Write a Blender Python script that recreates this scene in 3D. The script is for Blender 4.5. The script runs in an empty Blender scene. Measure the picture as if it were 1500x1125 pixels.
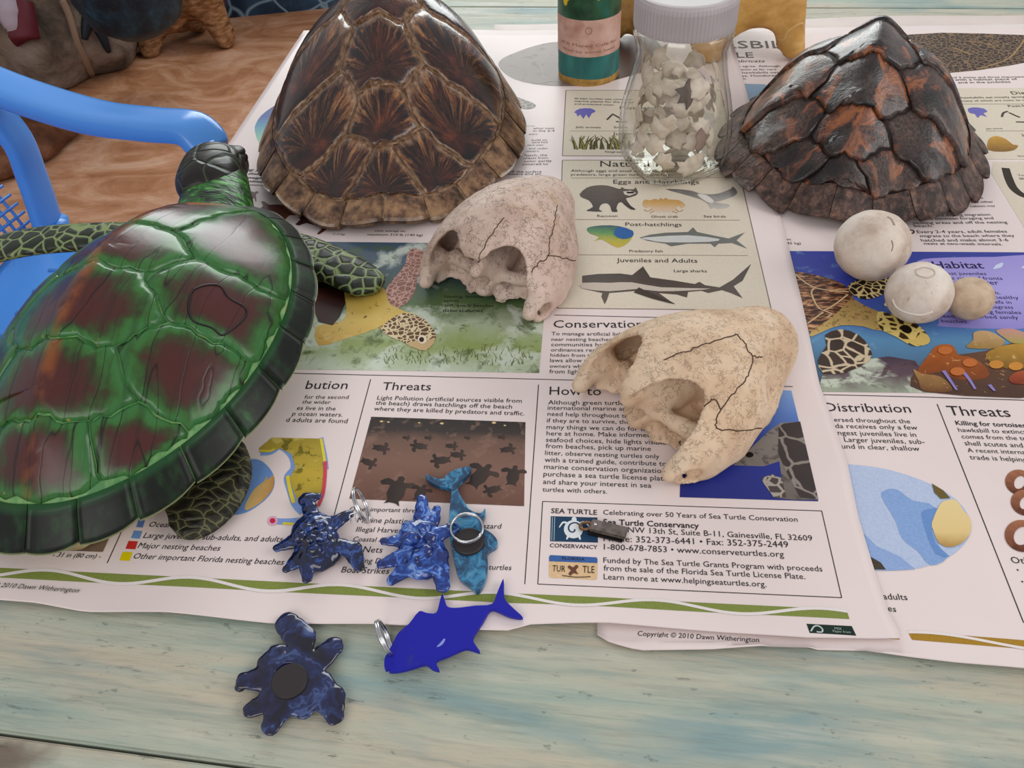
import bpy, bmesh, math, random
import numpy as np
from mathutils import Vector, Matrix
from mathutils.bvhtree import BVHTree

# ------------------------------------------------------------------ camera
SC = bpy.context.scene
COL = SC.collection
F, CAMH, CX, CY = 1200.0, 0.38, 750.0, 562.5      # focal length in pixels of the 1500x1125 frame, camera height above the table
_Y = np.array([885 - CX, -619 - CY, F]); _Y /= np.linalg.norm(_Y)
_X = -np.array([-12600 - CX, 290 - CY, F]); _X -= _Y * (_X @ _Y); _X /= np.linalg.norm(_X)
_Z = np.cross(_Y, _X)
if _Z[1] > 0: _Z = -_Z
ROT = np.array([_X, _Y, _Z])
CAM = np.array([0, 0, CAMH])
def P(px, py, z=0.0):
    """pixel -> point on the horizontal plane at height z (the table top is z = 0)"""
    d = ROT @ np.array([px - CX, py - CY, F])
    return CAM + d * ((z - CAMH) / d[2])
cam_d = bpy.data.cameras.new('camera'); cam = bpy.data.objects.new('camera', cam_d); COL.objects.link(cam)
cam_d.sensor_fit = 'HORIZONTAL'; cam_d.sensor_width = 36.0; cam_d.lens = F / 1500 * 36
cam_d.clip_start = 0.01; cam_d.clip_end = 50
rx, ry, rz = ROT @ np.array([1, 0, 0]), ROT @ np.array([0, -1, 0]), ROT @ np.array([0, 0, -1])
cam.matrix_world = Matrix(((rx[0], ry[0], rz[0], 0), (rx[1], ry[1], rz[1], 0), (rx[2], ry[2], rz[2], CAMH), (0, 0, 0, 1)))
SC.camera = cam

# ------------------------------------------------------------------ light: an open-sided room in soft daylight
W = bpy.data.worlds.new('daylight'); SC.world = W; W.use_nodes = True
W.node_tree.nodes['Background'].inputs[0].default_value = (0.97, 0.97, 1.0, 1)
W.node_tree.nodes['Background'].inputs[1].default_value = 0.5
def area(name, loc, target, size, sizey, power, col):
    l = bpy.data.lights.new(name, 'AREA'); l.shape = 'RECTANGLE'; l.size = size; l.size_y = sizey; l.energy = power; l.color = col
    o = bpy.data.objects.new(name, l); COL.objects.link(o); o.location = loc
    o.rotation_euler = (Vector(target) - Vector(loc)).to_track_quat('-Z', 'Y').to_euler()
area('daylight_opening_back', (-0.3, 3.5, 1.1), (0.0, 0.6, 0.1), 2.3, 1.4, 52, (0.95, 1.0, 0.98))
area('daylight_opening_right', (3.0, 0.2, 1.9), (0, 0.5, 0), 2.2, 1.6, 42, (1.0, 0.95, 0.92))
area('daylight_opening_front', (-1.0, -2.4, 2.0), (0, 0.5, 0), 2.4, 1.6, 36, (1.0, 0.94, 0.91))
SC.view_settings.view_transform = 'Standard'; SC.view_settings.look = 'None'
SC.view_settings.gamma = 1.0; SC.view_settings.use_curve_mapping = False
SC.view_settings.exposure = 0.07

# ------------------------------------------------------------------ material helpers
def lin(c):
    if isinstance(c, str):
        c = tuple(int(c[i:i + 2], 16) for i in (0, 2, 4))
    c = [v / 255 for v in c]
    return tuple(v / 12.92 if v <= 0.04045 else ((v + 0.055) / 1.055) ** 2.4 for v in c) + (1.0,)
class NT:
    def __init__(s, name):
        s.m = bpy.data.materials.new(name); s.m.use_nodes = True
        s.t = s.m.node_tree; s.b = s.t.nodes['Principled BSDF']
    def new(s, typ, **kw):
        n = s.t.nodes.new(typ)
        for k, v in kw.items(): setattr(n, k, v)
        return n
    def put(s, sock, v):
        if v is None: return
        if isinstance(v, bpy.types.NodeSocket): s.t.links.new(v, sock)
        elif isinstance(v, (str,)): sock.default_value = lin(v)
        else:
            if sock.type == 'VECTOR' and not hasattr(v, '__len__'): v = (v, v, v)
            sock.default_value = v
    def obj(s): return s.new('ShaderNodeTexCoord').outputs['Object']
    def gen(s): return s.new('ShaderNodeTexCoord').outputs['Generated']
    def attr(s, name, out='Vector'): return s.new('ShaderNodeAttribute', attribute_name=name).outputs[out]
    def map(s, v, scale=(1, 1, 1), rot=(0, 0, 0), loc=(0, 0, 0)):
        n = s.new('ShaderNodeMapping'); s.put(n.inputs[0], v)
        n.inputs['Location'].default_value = loc; n.inputs['Rotation'].default_value = rot; n.inputs['Scale'].default_value = scale
        return n.outputs[0]
    def noise(s, v, scale, detail=4, rough=0.55, dist=0.0, out='Fac'):
        n = s.new('ShaderNodeTexNoise'); s.put(n.inputs['Vector'], v)
        n.inputs['Scale'].default_value = scale; n.inputs['Detail'].default_value = detail
        n.inputs['Roughness'].default_value = rough; n.inputs['Distortion'].default_value = dist
        return n.outputs[out]
    def voro(s, v, scale, feature='F1', out='Distance', rnd=1.0):
        n = s.new('ShaderNodeTexVoronoi', feature=feature); s.put(n.inputs['Vector'], v)
        n.inputs['Scale'].default_value = scale; n.inputs['Randomness'].default_value = rnd
        return n.outputs[out]
    def wave(s, v, scale, dist=2, detail=2, bands='X'):
        n = s.new('ShaderNodeTexWave', bands_direction=bands); s.put(n.inputs['Vector'], v)
        n.inputs['Scale'].default_value = scale; n.inputs['Distortion'].default_value = dist; n.inputs['Detail'].default_value = detail
        return n.outputs['Fac']
    def ramp(s, f, stops, interp='LINEAR'):
        n = s.new('ShaderNodeValToRGB'); s.put(n.inputs[0], f); cr = n.color_ramp; cr.interpolation = interp
        while len(cr.elements) < len(stops): cr.elements.new(0.5)
        for e, (p, c) in zip(cr.elements, stops):
            e.position = p; e.color = lin(c) if isinstance(c, (str, tuple)) else (c, c, c, 1)
        return n.outputs[0]
    def mix(s, f, a, b, mode='MIX'):
        n = s.new('ShaderNodeMix', data_type='RGBA', blend_type=mode)
        s.put(n.inputs[0], f); s.put(n.inputs[6], a); s.put(n.inputs[7], b)
        return n.outputs[2]
    def math(s, op, a, b=None, clamp=False):
        n = s.new('ShaderNodeMath', operation=op, use_clamp=clamp); s.put(n.inputs[0], a); s.put(n.inputs[1], b)
        return n.outputs[0]
    def vadd(s, a, b, op='ADD'):
        n = s.new('ShaderNodeVectorMath', operation=op); s.put(n.inputs[0], a); s.put(n.inputs[1], b)
        return n.outputs[0]
    def warp(s, v, scale, amt):
        n = s.noise(v, scale, 2, out='Color')
        c = s.vadd(n, (0.5, 0.5, 0.5), 'SUBTRACT')
        sc = s.new('ShaderNodeVectorMath', operation='SCALE'); s.put(sc.inputs[0], c); sc.inputs['Scale'].default_value = amt
        return s.vadd(v, sc.outputs[0])
    def sep(s, v):
        n = s.new('ShaderNodeSeparateXYZ'); s.put(n.inputs[0], v); return n.outputs
    def bump(s, h, strength=0.3, dist=0.001):
        n = s.new('ShaderNodeBump'); s.put(n.inputs['Height'], h)
        n.inputs['Strength'].default_value = strength; n.inputs['Distance'].default_value = dist
        s.t.links.new(n.outputs[0], s.b.inputs['Normal'])
    def done(s, col=None, rough=0.5, spec=0.5, metal=0.0, coat=0.0, coat_rough=0.1, trans=0.0, ior=1.45, sub=0.0):
        s.put(s.b.inputs['Base Color'], col); s.put(s.b.inputs['Roughness'], rough)
        s.b.inputs['Specular IOR Level'].default_value = spec; s.b.inputs['Metallic'].default_value = metal
        s.b.inputs['Coat Weight'].default_value = coat; s.b.inputs['Coat Roughness'].default_value = coat_rough
        s.b.inputs['Transmission Weight'].default_value = trans; s.b.inputs['IOR'].default_value = ior
        if sub: s.b.inputs['Subsurface Weight'].default_value = sub; s.b.inputs['Subsurface Radius'].default_value = (0.01, 0.006, 0.004)
        return s.m
_plain = {}
def plain(c, rough=0.5, metal=0.0, spec=0.5):
    k = (c, rough, metal, spec)
    if k not in _plain:
        n = NT('plain_' + (c if isinstance(c, str) else 'c')); _plain[k] = n.done(c, rough, spec, metal)
    return _plain[k]
_ink = {}
def ink(c):
    """printing ink under the posters' glossy film, with the slight mottle of offset print"""
    if c not in _ink:
        n = NT('ink_' + c)
        f = n.noise(n.obj(), 900, 2)
        k = n.mix(0.12, c, n.ramp(f, [(0.3, (60, 60, 60)), (0.7, (230, 230, 230))]), 'OVERLAY')
        _ink[c] = n.done(k, 0.5, 0.14)
    return _ink[c]

# ------------------------------------------------------------------ object helpers
def tag(o, label=None, cat=None, group=None, kind=None):
    if label: o['label'] = label
    if cat: o['category'] = cat
    if group: o['group'] = group
    if kind: o['kind'] = kind
    return o
def thing(name, label, cat, loc=(0, 0, 0), rz=0.0, group=None):
    o = bpy.data.objects.new(name, None); COL.objects.link(o)
    o.empty_display_size = 0.02
    o.location = loc; o.rotation_euler = (0, 0, rz)
    return tag(o, label, cat, group)
def mesh_obj(name, verts, faces, mat, parent=None, smooth=True, attrs=None, local=False):
    """one mesh object; verts are world coordinates unless local; a parent is an unrotated/rotated Empty or a mesh"""
    me = bpy.data.meshes.new(name)
    me.from_pydata([tuple(map(float, v)) for v in verts], [], [tuple(map(int, f)) for f in faces])
    if attrs:
        for k, v in attrs.items():
            a = me.attributes.new(k, 'FLOAT_VECTOR', 'POINT'); a.data.foreach_set('vector', np.asarray(v, dtype=np.float32).ravel())
    if smooth: me.polygons.foreach_set('use_smooth', [True] * len(me.polygons))
    me.update()
    o = bpy.data.objects.new(name, me); COL.objects.link(o)
    if mat: me.materials.append(mat)
    if parent is not None: put_under(o, parent, local)
    return o
def wmat(o):
    m = Matrix.LocRotScale(o.location, o.rotation_euler, o.scale)
    return wmat(o.parent) @ o.matrix_parent_inverse @ m if o.parent else m
def put_under(o, parent, local=False):
    o.parent = parent
    if not local: o.matrix_parent_inverse = wmat(parent).inverted()
    return o
def bm_obj(name, bm, mat, parent=None, smooth=False, local=False):
    me = bpy.data.meshes.new(name); bm.normal_update(); bm.to_mesh(me); bm.free()
    if smooth: me.polygons.foreach_set('use_smooth', [True] * len(me.polygons))
    o = bpy.data.objects.new(name, me); COL.objects.link(o)
    if mat: me.materials.append(mat)
    if parent is not None: put_under(o, parent, local)
    return o
def box_bm(cx, cy, cz, sx, sy, sz, bev=0.0, rot=0.0, seg=2, bm=None):
    b2 = bmesh.new()
    bmesh.ops.create_cube(b2, size=1)
    bmesh.ops.scale(b2, vec=(sx, sy, sz), verts=b2.verts)
    if bev: bmesh.ops.bevel(b2, geom=b2.edges[:], offset=bev, segments=seg, affect='EDGES')
    if rot: bmesh.ops.rotate(b2, cent=(0, 0, 0), matrix=Matrix.Rotation(rot, 3, 'Z'), verts=b2.verts)
    bmesh.ops.translate(b2, vec=(cx, cy, cz), verts=b2.verts)
    if bm is None: return b2
    me = bpy.data.meshes.new('tmp'); b2.to_mesh(me); b2.free(); bm.from_mesh(me); bpy.data.meshes.remove(me)
    return bm
def spline(pts, n=8, closed=False):
    """Catmull-Rom through pts (any dimension)"""
    p = [np.array(q, float) for q in pts]; out = []
    m = len(p); segs = m if closed else m - 1
    for i in range(segs):
        if closed: a, b, c, d = p[(i - 1) % m], p[i], p[(i + 1) % m], p[(i + 2) % m]
        else: a, b, c, d = p[max(i - 1, 0)], p[i], p[i + 1], p[min(i + 2, m - 1)]
        for k in range(n):
            t = k / n
            out.append(0.5 * ((2 * b) + (c - a) * t + (2 * a - 5 * b + 4 * c - d) * t * t + (3 * b - a - 3 * c + d) * t ** 3))
    if not closed: out.append(p[-1])
    return out
def loft(path, ry, rz, nseg=16, up=(0, 0, 1), pw=2.0):
    """tube with elliptical sections: half width ry (sideways) and half thickness rz (along up); rounded closed ends"""
    path = [np.array(p, float) for p in path]; V = []; Fc = []
    n = len(path); up = np.array(up, float)
    for i, p in enumerate(path):
        t = path[min(i + 1, n - 1)] - path[max(i - 1, 0)]; t /= np.linalg.norm(t) + 1e-9
        s = np.cross(t, up); s /= np.linalg.norm(s) + 1e-9
        u = np.cross(s, t)
        for k in range(nseg):
            a = 2 * math.pi * k / nseg; c, d = math.cos(a), math.sin(a)
            c = math.copysign(abs(c) ** (2 / pw), c); d = math.copysign(abs(d) ** (2 / pw), d)
            V.append(p + s * (ry[i] * c) + u * (rz[i] * d))
    for i in range(n - 1):
        for k in range(nseg):
            k2 = (k + 1) % nseg
            Fc.append((i * nseg + k, i * nseg + k2, (i + 1) * nseg + k2, (i + 1) * nseg + k))
    V.append(path[0]); V.append(path[-1]); a, b = len(V) - 2, len(V) - 1
    for k in range(nseg):
        k2 = (k + 1) % nseg
        Fc.append((k2, k, a)); Fc.append(((n - 1) * nseg + k, (n - 1) * nseg + k2, b))
    return V, Fc
def tube(path, r, nseg=8, closed=False):
    path = [np.array(p, float) for p in path]
    n = len(path); V = []; Fc = []
    ref = None
    for i, p in enumerate(path):
        t = path[(i + 1) % n if closed else min(i + 1, n - 1)] - path[(i - 1) % n if closed else max(i - 1, 0)]
        t /= np.linalg.norm(t) + 1e-9
        if ref is None: ref = np.array([0, 0, 1.0]) if abs(t[2]) < 0.9 else np.array([1.0, 0, 0])
        s = np.cross(t, ref); s /= np.linalg.norm(s) + 1e-9; u = np.cross(s, t); ref = u
        rr = r[i] if hasattr(r, '__len__') else r
        for k in range(nseg):
            a = 2 * math.pi * k / nseg
            V.append(p + s * (rr * math.cos(a)) + u * (rr * math.sin(a)))
    for i in range(n if closed else n - 1):
        j = (i + 1) % n
        for k in range(nseg):
            k2 = (k + 1) % nseg
            Fc.append((i * nseg + k, i * nseg + k2, j * nseg + k2, j * nseg + k))
    if not closed:
        Fc.append(tuple(range(nseg - 1, -1, -1))); Fc.append(tuple((n - 1) * nseg + k for k in range(nseg)))
    return V, Fc
def join_geo(*gs):
    V, Fc = [], []
    for v, f in gs:
        o = len(V); V += list(v); Fc += [tuple(i + o for i in q) for q in f]
    return V, Fc
def lathe(profile, nseg=48, sq=2.0, rot=0.0, cen=(0, 0, 0), fy=1.0):
    """profile [(r, z)...] turned around z; sq > 2 squares the section off"""
    V, Fc = [], []
    for r, z in profile:
        for k in range(nseg):
            a = 2 * math.pi * k / nseg; c, s = math.cos(a), math.sin(a)
            q = (abs(c) ** sq + abs(s) ** sq) ** (-1 / sq)
            x, y = r * q * c, r * q * s * fy
            V.append((cen[0] + x * math.cos(rot) - y * math.sin(rot), cen[1] + x * math.sin(rot) + y * math.cos(rot), cen[2] + z))
    n = len(profile)
    for i in range(n - 1):
        for k in range(nseg):
            k2 = (k + 1) % nseg
            Fc.append((i * nseg + k, i * nseg + k2, (i + 1) * nseg + k2, (i + 1) * nseg + k))
    return V, Fc
def plate(outline, z0, z1, bevel=0.0, zf=None):
    """extruded outline [(x, y)...] counter-clockwise or not, with a rounded upper and lower rim"""
    pts = np.array(outline, float); n = len(pts)
    nx = np.roll(pts, -1, 0) - np.roll(pts, 1, 0); nrm = np.stack([nx[:, 1], -nx[:, 0]], 1); nrm /= np.linalg.norm(nrm, axis=1)[:, None] + 1e-9
    ar = 0.5 * np.sum(pts[:, 0] * np.roll(pts[:, 1], -1) - np.roll(pts[:, 0], -1) * pts[:, 1])
    if ar < 0: nrm = -nrm
    rings = []
    if bevel:
        prof = [(bevel, z0), (bevel * 0.3, z0 + bevel * 0.3), (0, z0 + bevel), (0, z1 - bevel), (bevel * 0.3, z1 - bevel * 0.3), (bevel, z1)]
    else: prof = [(0, z0), (0, z1)]
    V, Fc = [], []
    for ins, z in prof:
        for q in pts - nrm * ins: V.append((q[0], q[1], z))
    for i in range(len(prof) - 1):
        for k in range(n):
            k2 = (k + 1) % n
            f = (i * n + k, i * n + k2, (i + 1) * n + k2, (i + 1) * n + k)
            Fc.append(f if ar > 0 else f[::-1])
    top = tuple((len(prof) - 1) * n + k for k in range(n)); bot = tuple(range(n))
    Fc.append(top if ar > 0 else top[::-1]); Fc.append(bot[::-1] if ar > 0 else bot)
    return V, Fc
# ---- implicit surfaces (smooth unions and cuts of ellipsoids and capsules), meshed by surface nets
def surfnet(f, lo, hi, h):
    lo = np.array(lo, float); hi = np.array(hi, float); n = np.ceil((hi - lo) / h).astype(int) + 1
    ax = [lo[i] + h * np.arange(n[i]) for i in range(3)]
    X, Y, Z = np.meshgrid(*ax, indexing='ij'); G = f(X, Y, Z)
    S = G < 0
    c = n - 1
    corners = [(i, j, k) for i in (0, 1) for j in (0, 1) for k in (0, 1)]
    def sub(A, o): return A[o[0]:o[0] + c[0], o[1]:o[1] + c[1], o[2]:o[2] + c[2]]
    cnt = sum(sub(S, o).astype(int) for o in corners); act = (cnt > 0) & (cnt < 8)
    idx = -np.ones(c, int); idx[act] = np.arange(act.sum())
    acc = np.zeros((act.sum(), 3)); num = np.zeros(act.sum())
    for a in corners:
        for d in range(3):
            if a[d]: continue
            b = list(a); b[d] = 1
            ga, gb = sub(G, a)[act], sub(G, b)[act]
            x = (ga < 0) != (gb < 0)
            t = np.where(x, ga / np.where(x, ga - gb, 1), 0)
            p = np.tile(np.array(a, float), (len(t), 1)); p[:, d] += t
            acc[x] += p[x]; num[x] += 1
    I = np.stack(np.nonzero(act), 1)
    V = lo + h * (I + acc / np.maximum(num, 1)[:, None])
    Fc = []
    for d in range(3):
        e, g = (d + 1) % 3, (d + 2) % 3
        sl = [slice(1, n[i] - 1) for i in range(3)]; sl[d] = slice(0, n[d] - 1)
        sl2 = list(sl); sl2[d] = slice(1, n[d])
        A, B = S[tuple(sl)], S[tuple(sl2)]
        for flip in (False, True):
            q = np.stack(np.nonzero(A & ~B if not flip else ~A & B), 1)
            if not len(q): continue
            q = q + np.array([0 if i == d else 1 for i in range(3)])
            def at(de, dg):
                r = q.copy(); r[:, e] -= de; r[:, g] -= dg; return idx[r[:, 0], r[:, 1], r[:, 2]]
            quad = np.stack([at(1, 1), at(0, 1), at(0, 0), at(1, 0)], 1)
            Fc.append(quad[:, ::-1] if flip else quad)
    return V, np.concatenate(Fc)
def ell(X, Y, Z, c, r, rot=0.0):
    x, y, z = X - c[0], Y - c[1], Z - c[2]
    if rot:
        cs, sn = math.cos(rot), math.sin(rot); x, y = x * cs + y * sn, -x * sn + y * cs
    k = np.sqrt((x / r[0]) ** 2 + (y / r[1]) ** 2 + (z / r[2]) ** 2) + 1e-6
    g = np.sqrt((x / r[0] ** 2) ** 2 + (y / r[1] ** 2) ** 2 + (z / r[2] ** 2) ** 2) + 1e-6
    return k * (k - 1) / g
def cap(X, Y, Z, a, b, ra, rb, fz=1.0):
    a = np.array(a, float); b = np.array(b, float); d = b - a
    t = np.clip(((X - a[0]) * d[0] + (Y - a[1]) * d[1] + (Z - a[2]) * d[2]) / (d @ d), 0, 1)
    return np.sqrt((X - a[0] - t * d[0]) ** 2 + (Y - a[1] - t * d[1]) ** 2 + ((Z - a[2] - t * d[2]) / fz) ** 2) - (ra + (rb - ra) * t)
def smin(a, b, k):
    h = np.clip(0.5 + 0.5 * (b - a) / k, 0, 1); return b + (a - b) * h - k * h * (1 - h)
def smax(a, b, k): return -smin(-a, -b, k)
def place(V, loc, rz=0.0, scale=1.0, tilt=None):
    V = np.asarray(V, float) * scale
    if tilt is not None: V = V @ np.array(tilt.to_3x3()).T
    c, s = math.cos(rz), math.sin(rz)
    return np.stack([V[:, 0] * c - V[:, 1] * s + loc[0], V[:, 0] * s + V[:, 1] * c + loc[1], V[:, 2] + loc[2]], 1)
rnd = random.Random(7)
# ------------------------------------------------------------------ the room: clay floor, mural wall
FLOOR = -0.75
n = NT('terracotta_floor'); v = n.obj()
a = n.noise(n.map(v, (1, 1.8, 1), (0, 0, 0.5)), 4.2, 7, 0.68, 1.2)
b = n.noise(n.map(v, (1, 3, 1), (0, 0, 0.6)), 22, 5, 0.6)
c = n.ramp(a, [(0.28, '84543a'), (0.44, 'ac7854'), (0.58, 'c89a7c'), (0.74, 'dcbaa0')])
c = n.mix(n.math('MULTIPLY', b, 0.55), c, '8f5f40')
n.bump(b, 0.35, 0.01); MAT_FLOOR = n.done(c, 0.55, 0.4)
V = [(x, y, FLOOR) for y in (-3.5, 3.9) for x in (-5, 4.5)]
floor = tag(mesh_obj('floor', V, [(0, 1, 3, 2)], MAT_FLOOR, smooth=False), kind='structure')
n = NT('mural_paint'); v = n.obj()
w = n.warp(v, 3, 0.25)
c = n.ramp(n.noise(w, 5, 4), [(0.35, '101c2c'), (0.5, '24364a'), (0.62, '35506a'), (0.72, '1b2431')])
c = n.mix(n.ramp(n.voro(w, 7, 'DISTANCE_TO_EDGE'), [(0.0, 1.0), (0.05, 0.0)]), c, '7f97a5')
c = n.mix(n.ramp(n.noise(v, 3.1, 2), [(0.62, 0.0), (0.66, 1.0)]), c, '7a3148')
MAT_MURAL = n.done(c, 0.7, 0.3)
wb = P(400, 20, FLOOR); we = P(480, 12, FLOOR); sl = (we[1] - wb[1]) / (we[0] - wb[0])
def wy(x): return wb[1] + (x - wb[0]) * sl
bm = bmesh.new()
V = []
for x in (-5, 0.1):
    for dy, z in ((0, FLOOR), (0, 0.3), (0.12, 0.3), (0.12, FLOOR)): V.append((x, wy(x) + dy, z))
wall = tag(mesh_obj('wall_back', V, [(0, 4, 5, 1), (1, 5, 6, 2), (2, 6, 7, 3), (0, 1, 2, 3), (4, 7, 6, 5)], MAT_MURAL, smooth=False), kind='structure')

# painted rock pillar of the mural corner
n = NT('painted_rock'); v = n.obj(); w = n.warp(v, 6, 0.1)
c = n.ramp(n.noise(w, 7, 5, 0.6), [(0.3, '2f2722'), (0.45, '5d5046'), (0.6, '85766a'), (0.75, '9c8f8c')])
c = n.mix(n.ramp(n.noise(v, 2.6, 2), [(0.5, 0.0), (0.6, 0.7)]), c, '76604a')
n.bump(n.noise(w, 14, 4), 0.6, 0.02); MAT_ROCK = n.done(c, 0.8, 0.25)
r0 = P(95, 118, FLOOR)
def rock_f(X, Y, Z):
    d = ell(X, Y, Z, (-0.03, 0.13, 0.5), (0.22, 0.2, 0.95))
    d = smin(d, ell(X, Y, Z, (-0.06, 0.0, 0.14), (0.2, 0.15, 0.22)), 0.08)
    d = smin(d, ell(X, Y, Z, (0.10, 0.16, 0.16), (0.12, 0.16, 0.3)), 0.06)
    d = smin(d, ell(X, Y, Z, (-0.2, 0.02, 0.42), (0.08, 0.1, 0.25)), 0.05)
    d += 0.018 * np.sin(X * 21 + Z * 9) * np.sin(Y * 17 + 1) + 0.014 * np.sin(Z * 23 + X * 11)
    return np.maximum(d, -Z)
V, Fc = surfnet(rock_f, (-0.42, -0.3, -0.04), (0.42, 0.5, 1.5), 0.025)
rp = thing('rock_pillar', 'grey brown painted rock pillar at the top left corner behind the chair', 'rock', (r0[0], r0[1], FLOOR))
mesh_obj('rock', place(V, (r0[0], r0[1], FLOOR)), Fc, MAT_ROCK, rp)
ROCK_BVH = BVHTree.FromPolygons([Vector(q) for q in place(V, (r0[0], r0[1], FLOOR))], [tuple(map(int, f)) for f in Fc])
def hit(bvh, px, py):
    """first point of a surface on the line of sight through a pixel (for marks that lie on that surface)"""
    d = ROT @ np.array([px - CX, py - CY, F]); d = Vector(d).normalized()
    h = bvh.ray_cast(Vector(CAM), d)
    return h[0], h[1]
def relief(name, bvh, pts, r, mat, parent, lift=0.0, n=5, nseg=6):
    path = []
    for q in spline(pts, n):
        h, nn = hit(bvh, q[0], q[1])
        if h is not None: path.append(np.array(h + nn * lift))
    if len(path) > 2:
        rr = r if not hasattr(r, '__len__') else list(np.interp(np.linspace(0, 1, len(path)), np.linspace(0, 1, len(r)), r))
        V, Fc = tube(path, rr, nseg); return mesh_obj(name, V, Fc, mat, parent)
relief('painted_branch', ROCK_BVH, [(91, 0), (102, 25), (112, 58), (124, 85), (136, 113)], 0.011, plain('8f7462', 0.8), rp)
dk = plain('0d1a26', 0.6)
st = thing('starfish_ornament', 'dark blue long-armed starfish ornament on the rock pillar', 'ornament', (r0[0], r0[1], FLOOR))
for pts in ([(118, 0), (128, 16)], [(150, 0), (143, 10), (128, 18)], [(165, 28), (150, 14), (130, 18)], [(123, 58), (126, 38), (130, 18)], [(158, 75), (146, 48), (132, 20)]):
    relief('arm', ROCK_BVH, pts, [0.008, 0.017, 0.02], dk, st, 0.006)
co = thing('coral_ornament', 'pale pink and crimson coral ornament on the left of the rock pillar', 'ornament', (r0[0], r0[1], FLOOR))
relief('crimson_branch', ROCK_BVH, [(30, 4), (33, 30), (36, 55), (38, 60)], [0.04, 0.045, 0.05, 0.03], plain('5a1020', 0.6), co, 0.0)
relief('pale_branch', ROCK_BVH, [(12, 0), (16, 22), (22, 42), (24, 54)], [0.035, 0.04, 0.03, 0.012], plain('a899a4', 0.7), co, 0.012)
relief('pale_branch', ROCK_BVH, [(24, 34), (30, 44), (36, 50)], [0.02, 0.014, 0.006], plain('a899a4', 0.7), co, 0.016)

# driftwood root with a blue vessel on it
n = NT('driftwood'); v = n.obj()
c = n.ramp(n.noise(n.map(v, (3, 3, 9)), 9, 5, 0.6), [(0.3, '4a2d19'), (0.5, '8a5f3c'), (0.7, 'b08762')])
n.bump(n.noise(v, 30, 4), 0.5, 0.01); MAT_DRIFT = n.done(c, 0.75, 0.3)
d0 = P(240, 66, FLOOR)
def root_f(X, Y, Z):
    d = cap(X, Y, Z, (-0.2, -0.06, 0.05), (-0.08, -0.02, 0.14), 0.045, 0.05)
    d = smin(d, cap(X, Y, Z, (-0.08, -0.02, 0.14), (0.12, 0.04, 0.24), 0.05, 0.075), 0.05)
    d = smin(d, cap(X, Y, Z, (0.12, 0.04, 0.24), (0.2, 0.0, 0.04), 0.075, 0.05), 0.06)
    d = smin(d, cap(X, Y, Z, (0.14, 0.05, 0.25), (0.22, 0.12, 0.5), 0.07, 0.05), 0.06)
    d = smin(d, cap(X, Y, Z, (-0.2, -0.06, 0.05), (-0.16, -0.12, 0.02), 0.045, 0.04), 0.04)
    d = smin(d, cap(X, Y, Z, (-0.08, 0.02, 0.14), (-0.02, 0.2, 0.03), 0.05, 0.04), 0.05)
    d += 0.012 * np.sin(X * 37 + Z * 22) * np.sin(Y * 31)
    return np.maximum(d, -Z)
V, Fc = surfnet(root_f, (-0.32, -0.24, -0.03), (0.36, 0.3, 0.62), 0.02)
tag(mesh_obj('driftwood_root', place(V, (d0[0] + 0.11, d0[1] - 0.02, FLOOR), 0, 0.68), Fc, MAT_DRIFT), 'twisted tan driftwood root standing on the brown floor', 'driftwood')
n = NT('blue_glaze'); v = n.obj()
c = n.ramp(n.noise(v, 16, 5, 0.7), [(0.35, '07131f'), (0.55, '16303f'), (0.7, '24485a')]); n.bump(n.noise(v, 30, 3), 0.4, 0.01)
MAT_BLUEG = n.done(c, 0.5, 0.4)
vb = P(205, 52, FLOOR + 0.2)
V, Fc = lathe([(0.0, 0.0), (0.07, 0.0), (0.13, 0.04), (0.16, 0.12), (0.165, 0.25), (0.14, 0.4), (0.11, 0.48), (0.12, 0.52), (0.1, 0.52), (0.09, 0.46), (0, 0.44)], 32, cen=(vb[0], vb[1] + 0.02, FLOOR + 0.2))
tag(mesh_obj('blue_vase', V, Fc, MAT_BLUEG), 'mottled dark blue rounded vase resting on the driftwood root', 'vase')
o3 = P(291, 24, FLOOR)
V, Fc = surfnet(lambda X, Y, Z: ell(X, Y, Z, (0, 0, 0.03), (0.05, 0.035, 0.03)) + 0.006 * np.sin(X * 60) * np.sin(Y * 70), (-0.08, -0.06, -0.02), (0.08, 0.06, 0.08), 0.012)
tag(mesh_obj('red_shell', place(V, (o3[0], o3[1], FLOOR)), Fc, plain('b0472c', 0.6)), 'small orange red lump on the floor at the foot of the mural wall', 'ornament')
# low dark reddish mound on the floor behind the chair
s0 = P(38, 215, FLOOR)
V, Fc = surfnet(lambda X, Y, Z: np.maximum(ell(X, Y, Z, (-0.05, 0, 0.0), (0.2, 0.26, 0.09)) + 0.01 * np.sin(X * 25 + Y * 13) * np.sin(Y * 31), -Z), (-0.4, -0.4, -0.03), (0.3, 0.4, 0.2), 0.025)
n = NT('mottled_brown'); v = n.obj()
c = n.ramp(n.noise(v, 12, 6, 0.65), [(0.3, '3a1f12'), (0.5, '5d3621'), (0.7, '7d5338')]); n.bump(n.noise(v, 30, 4), 0.5, 0.01)
tag(mesh_obj('mound', place(V, (s0[0], s0[1], FLOOR)), Fc, n.done(c, 0.7, 0.3)), 'low reddish brown mound on the floor seen under the blue chair arm', 'rock')

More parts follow.
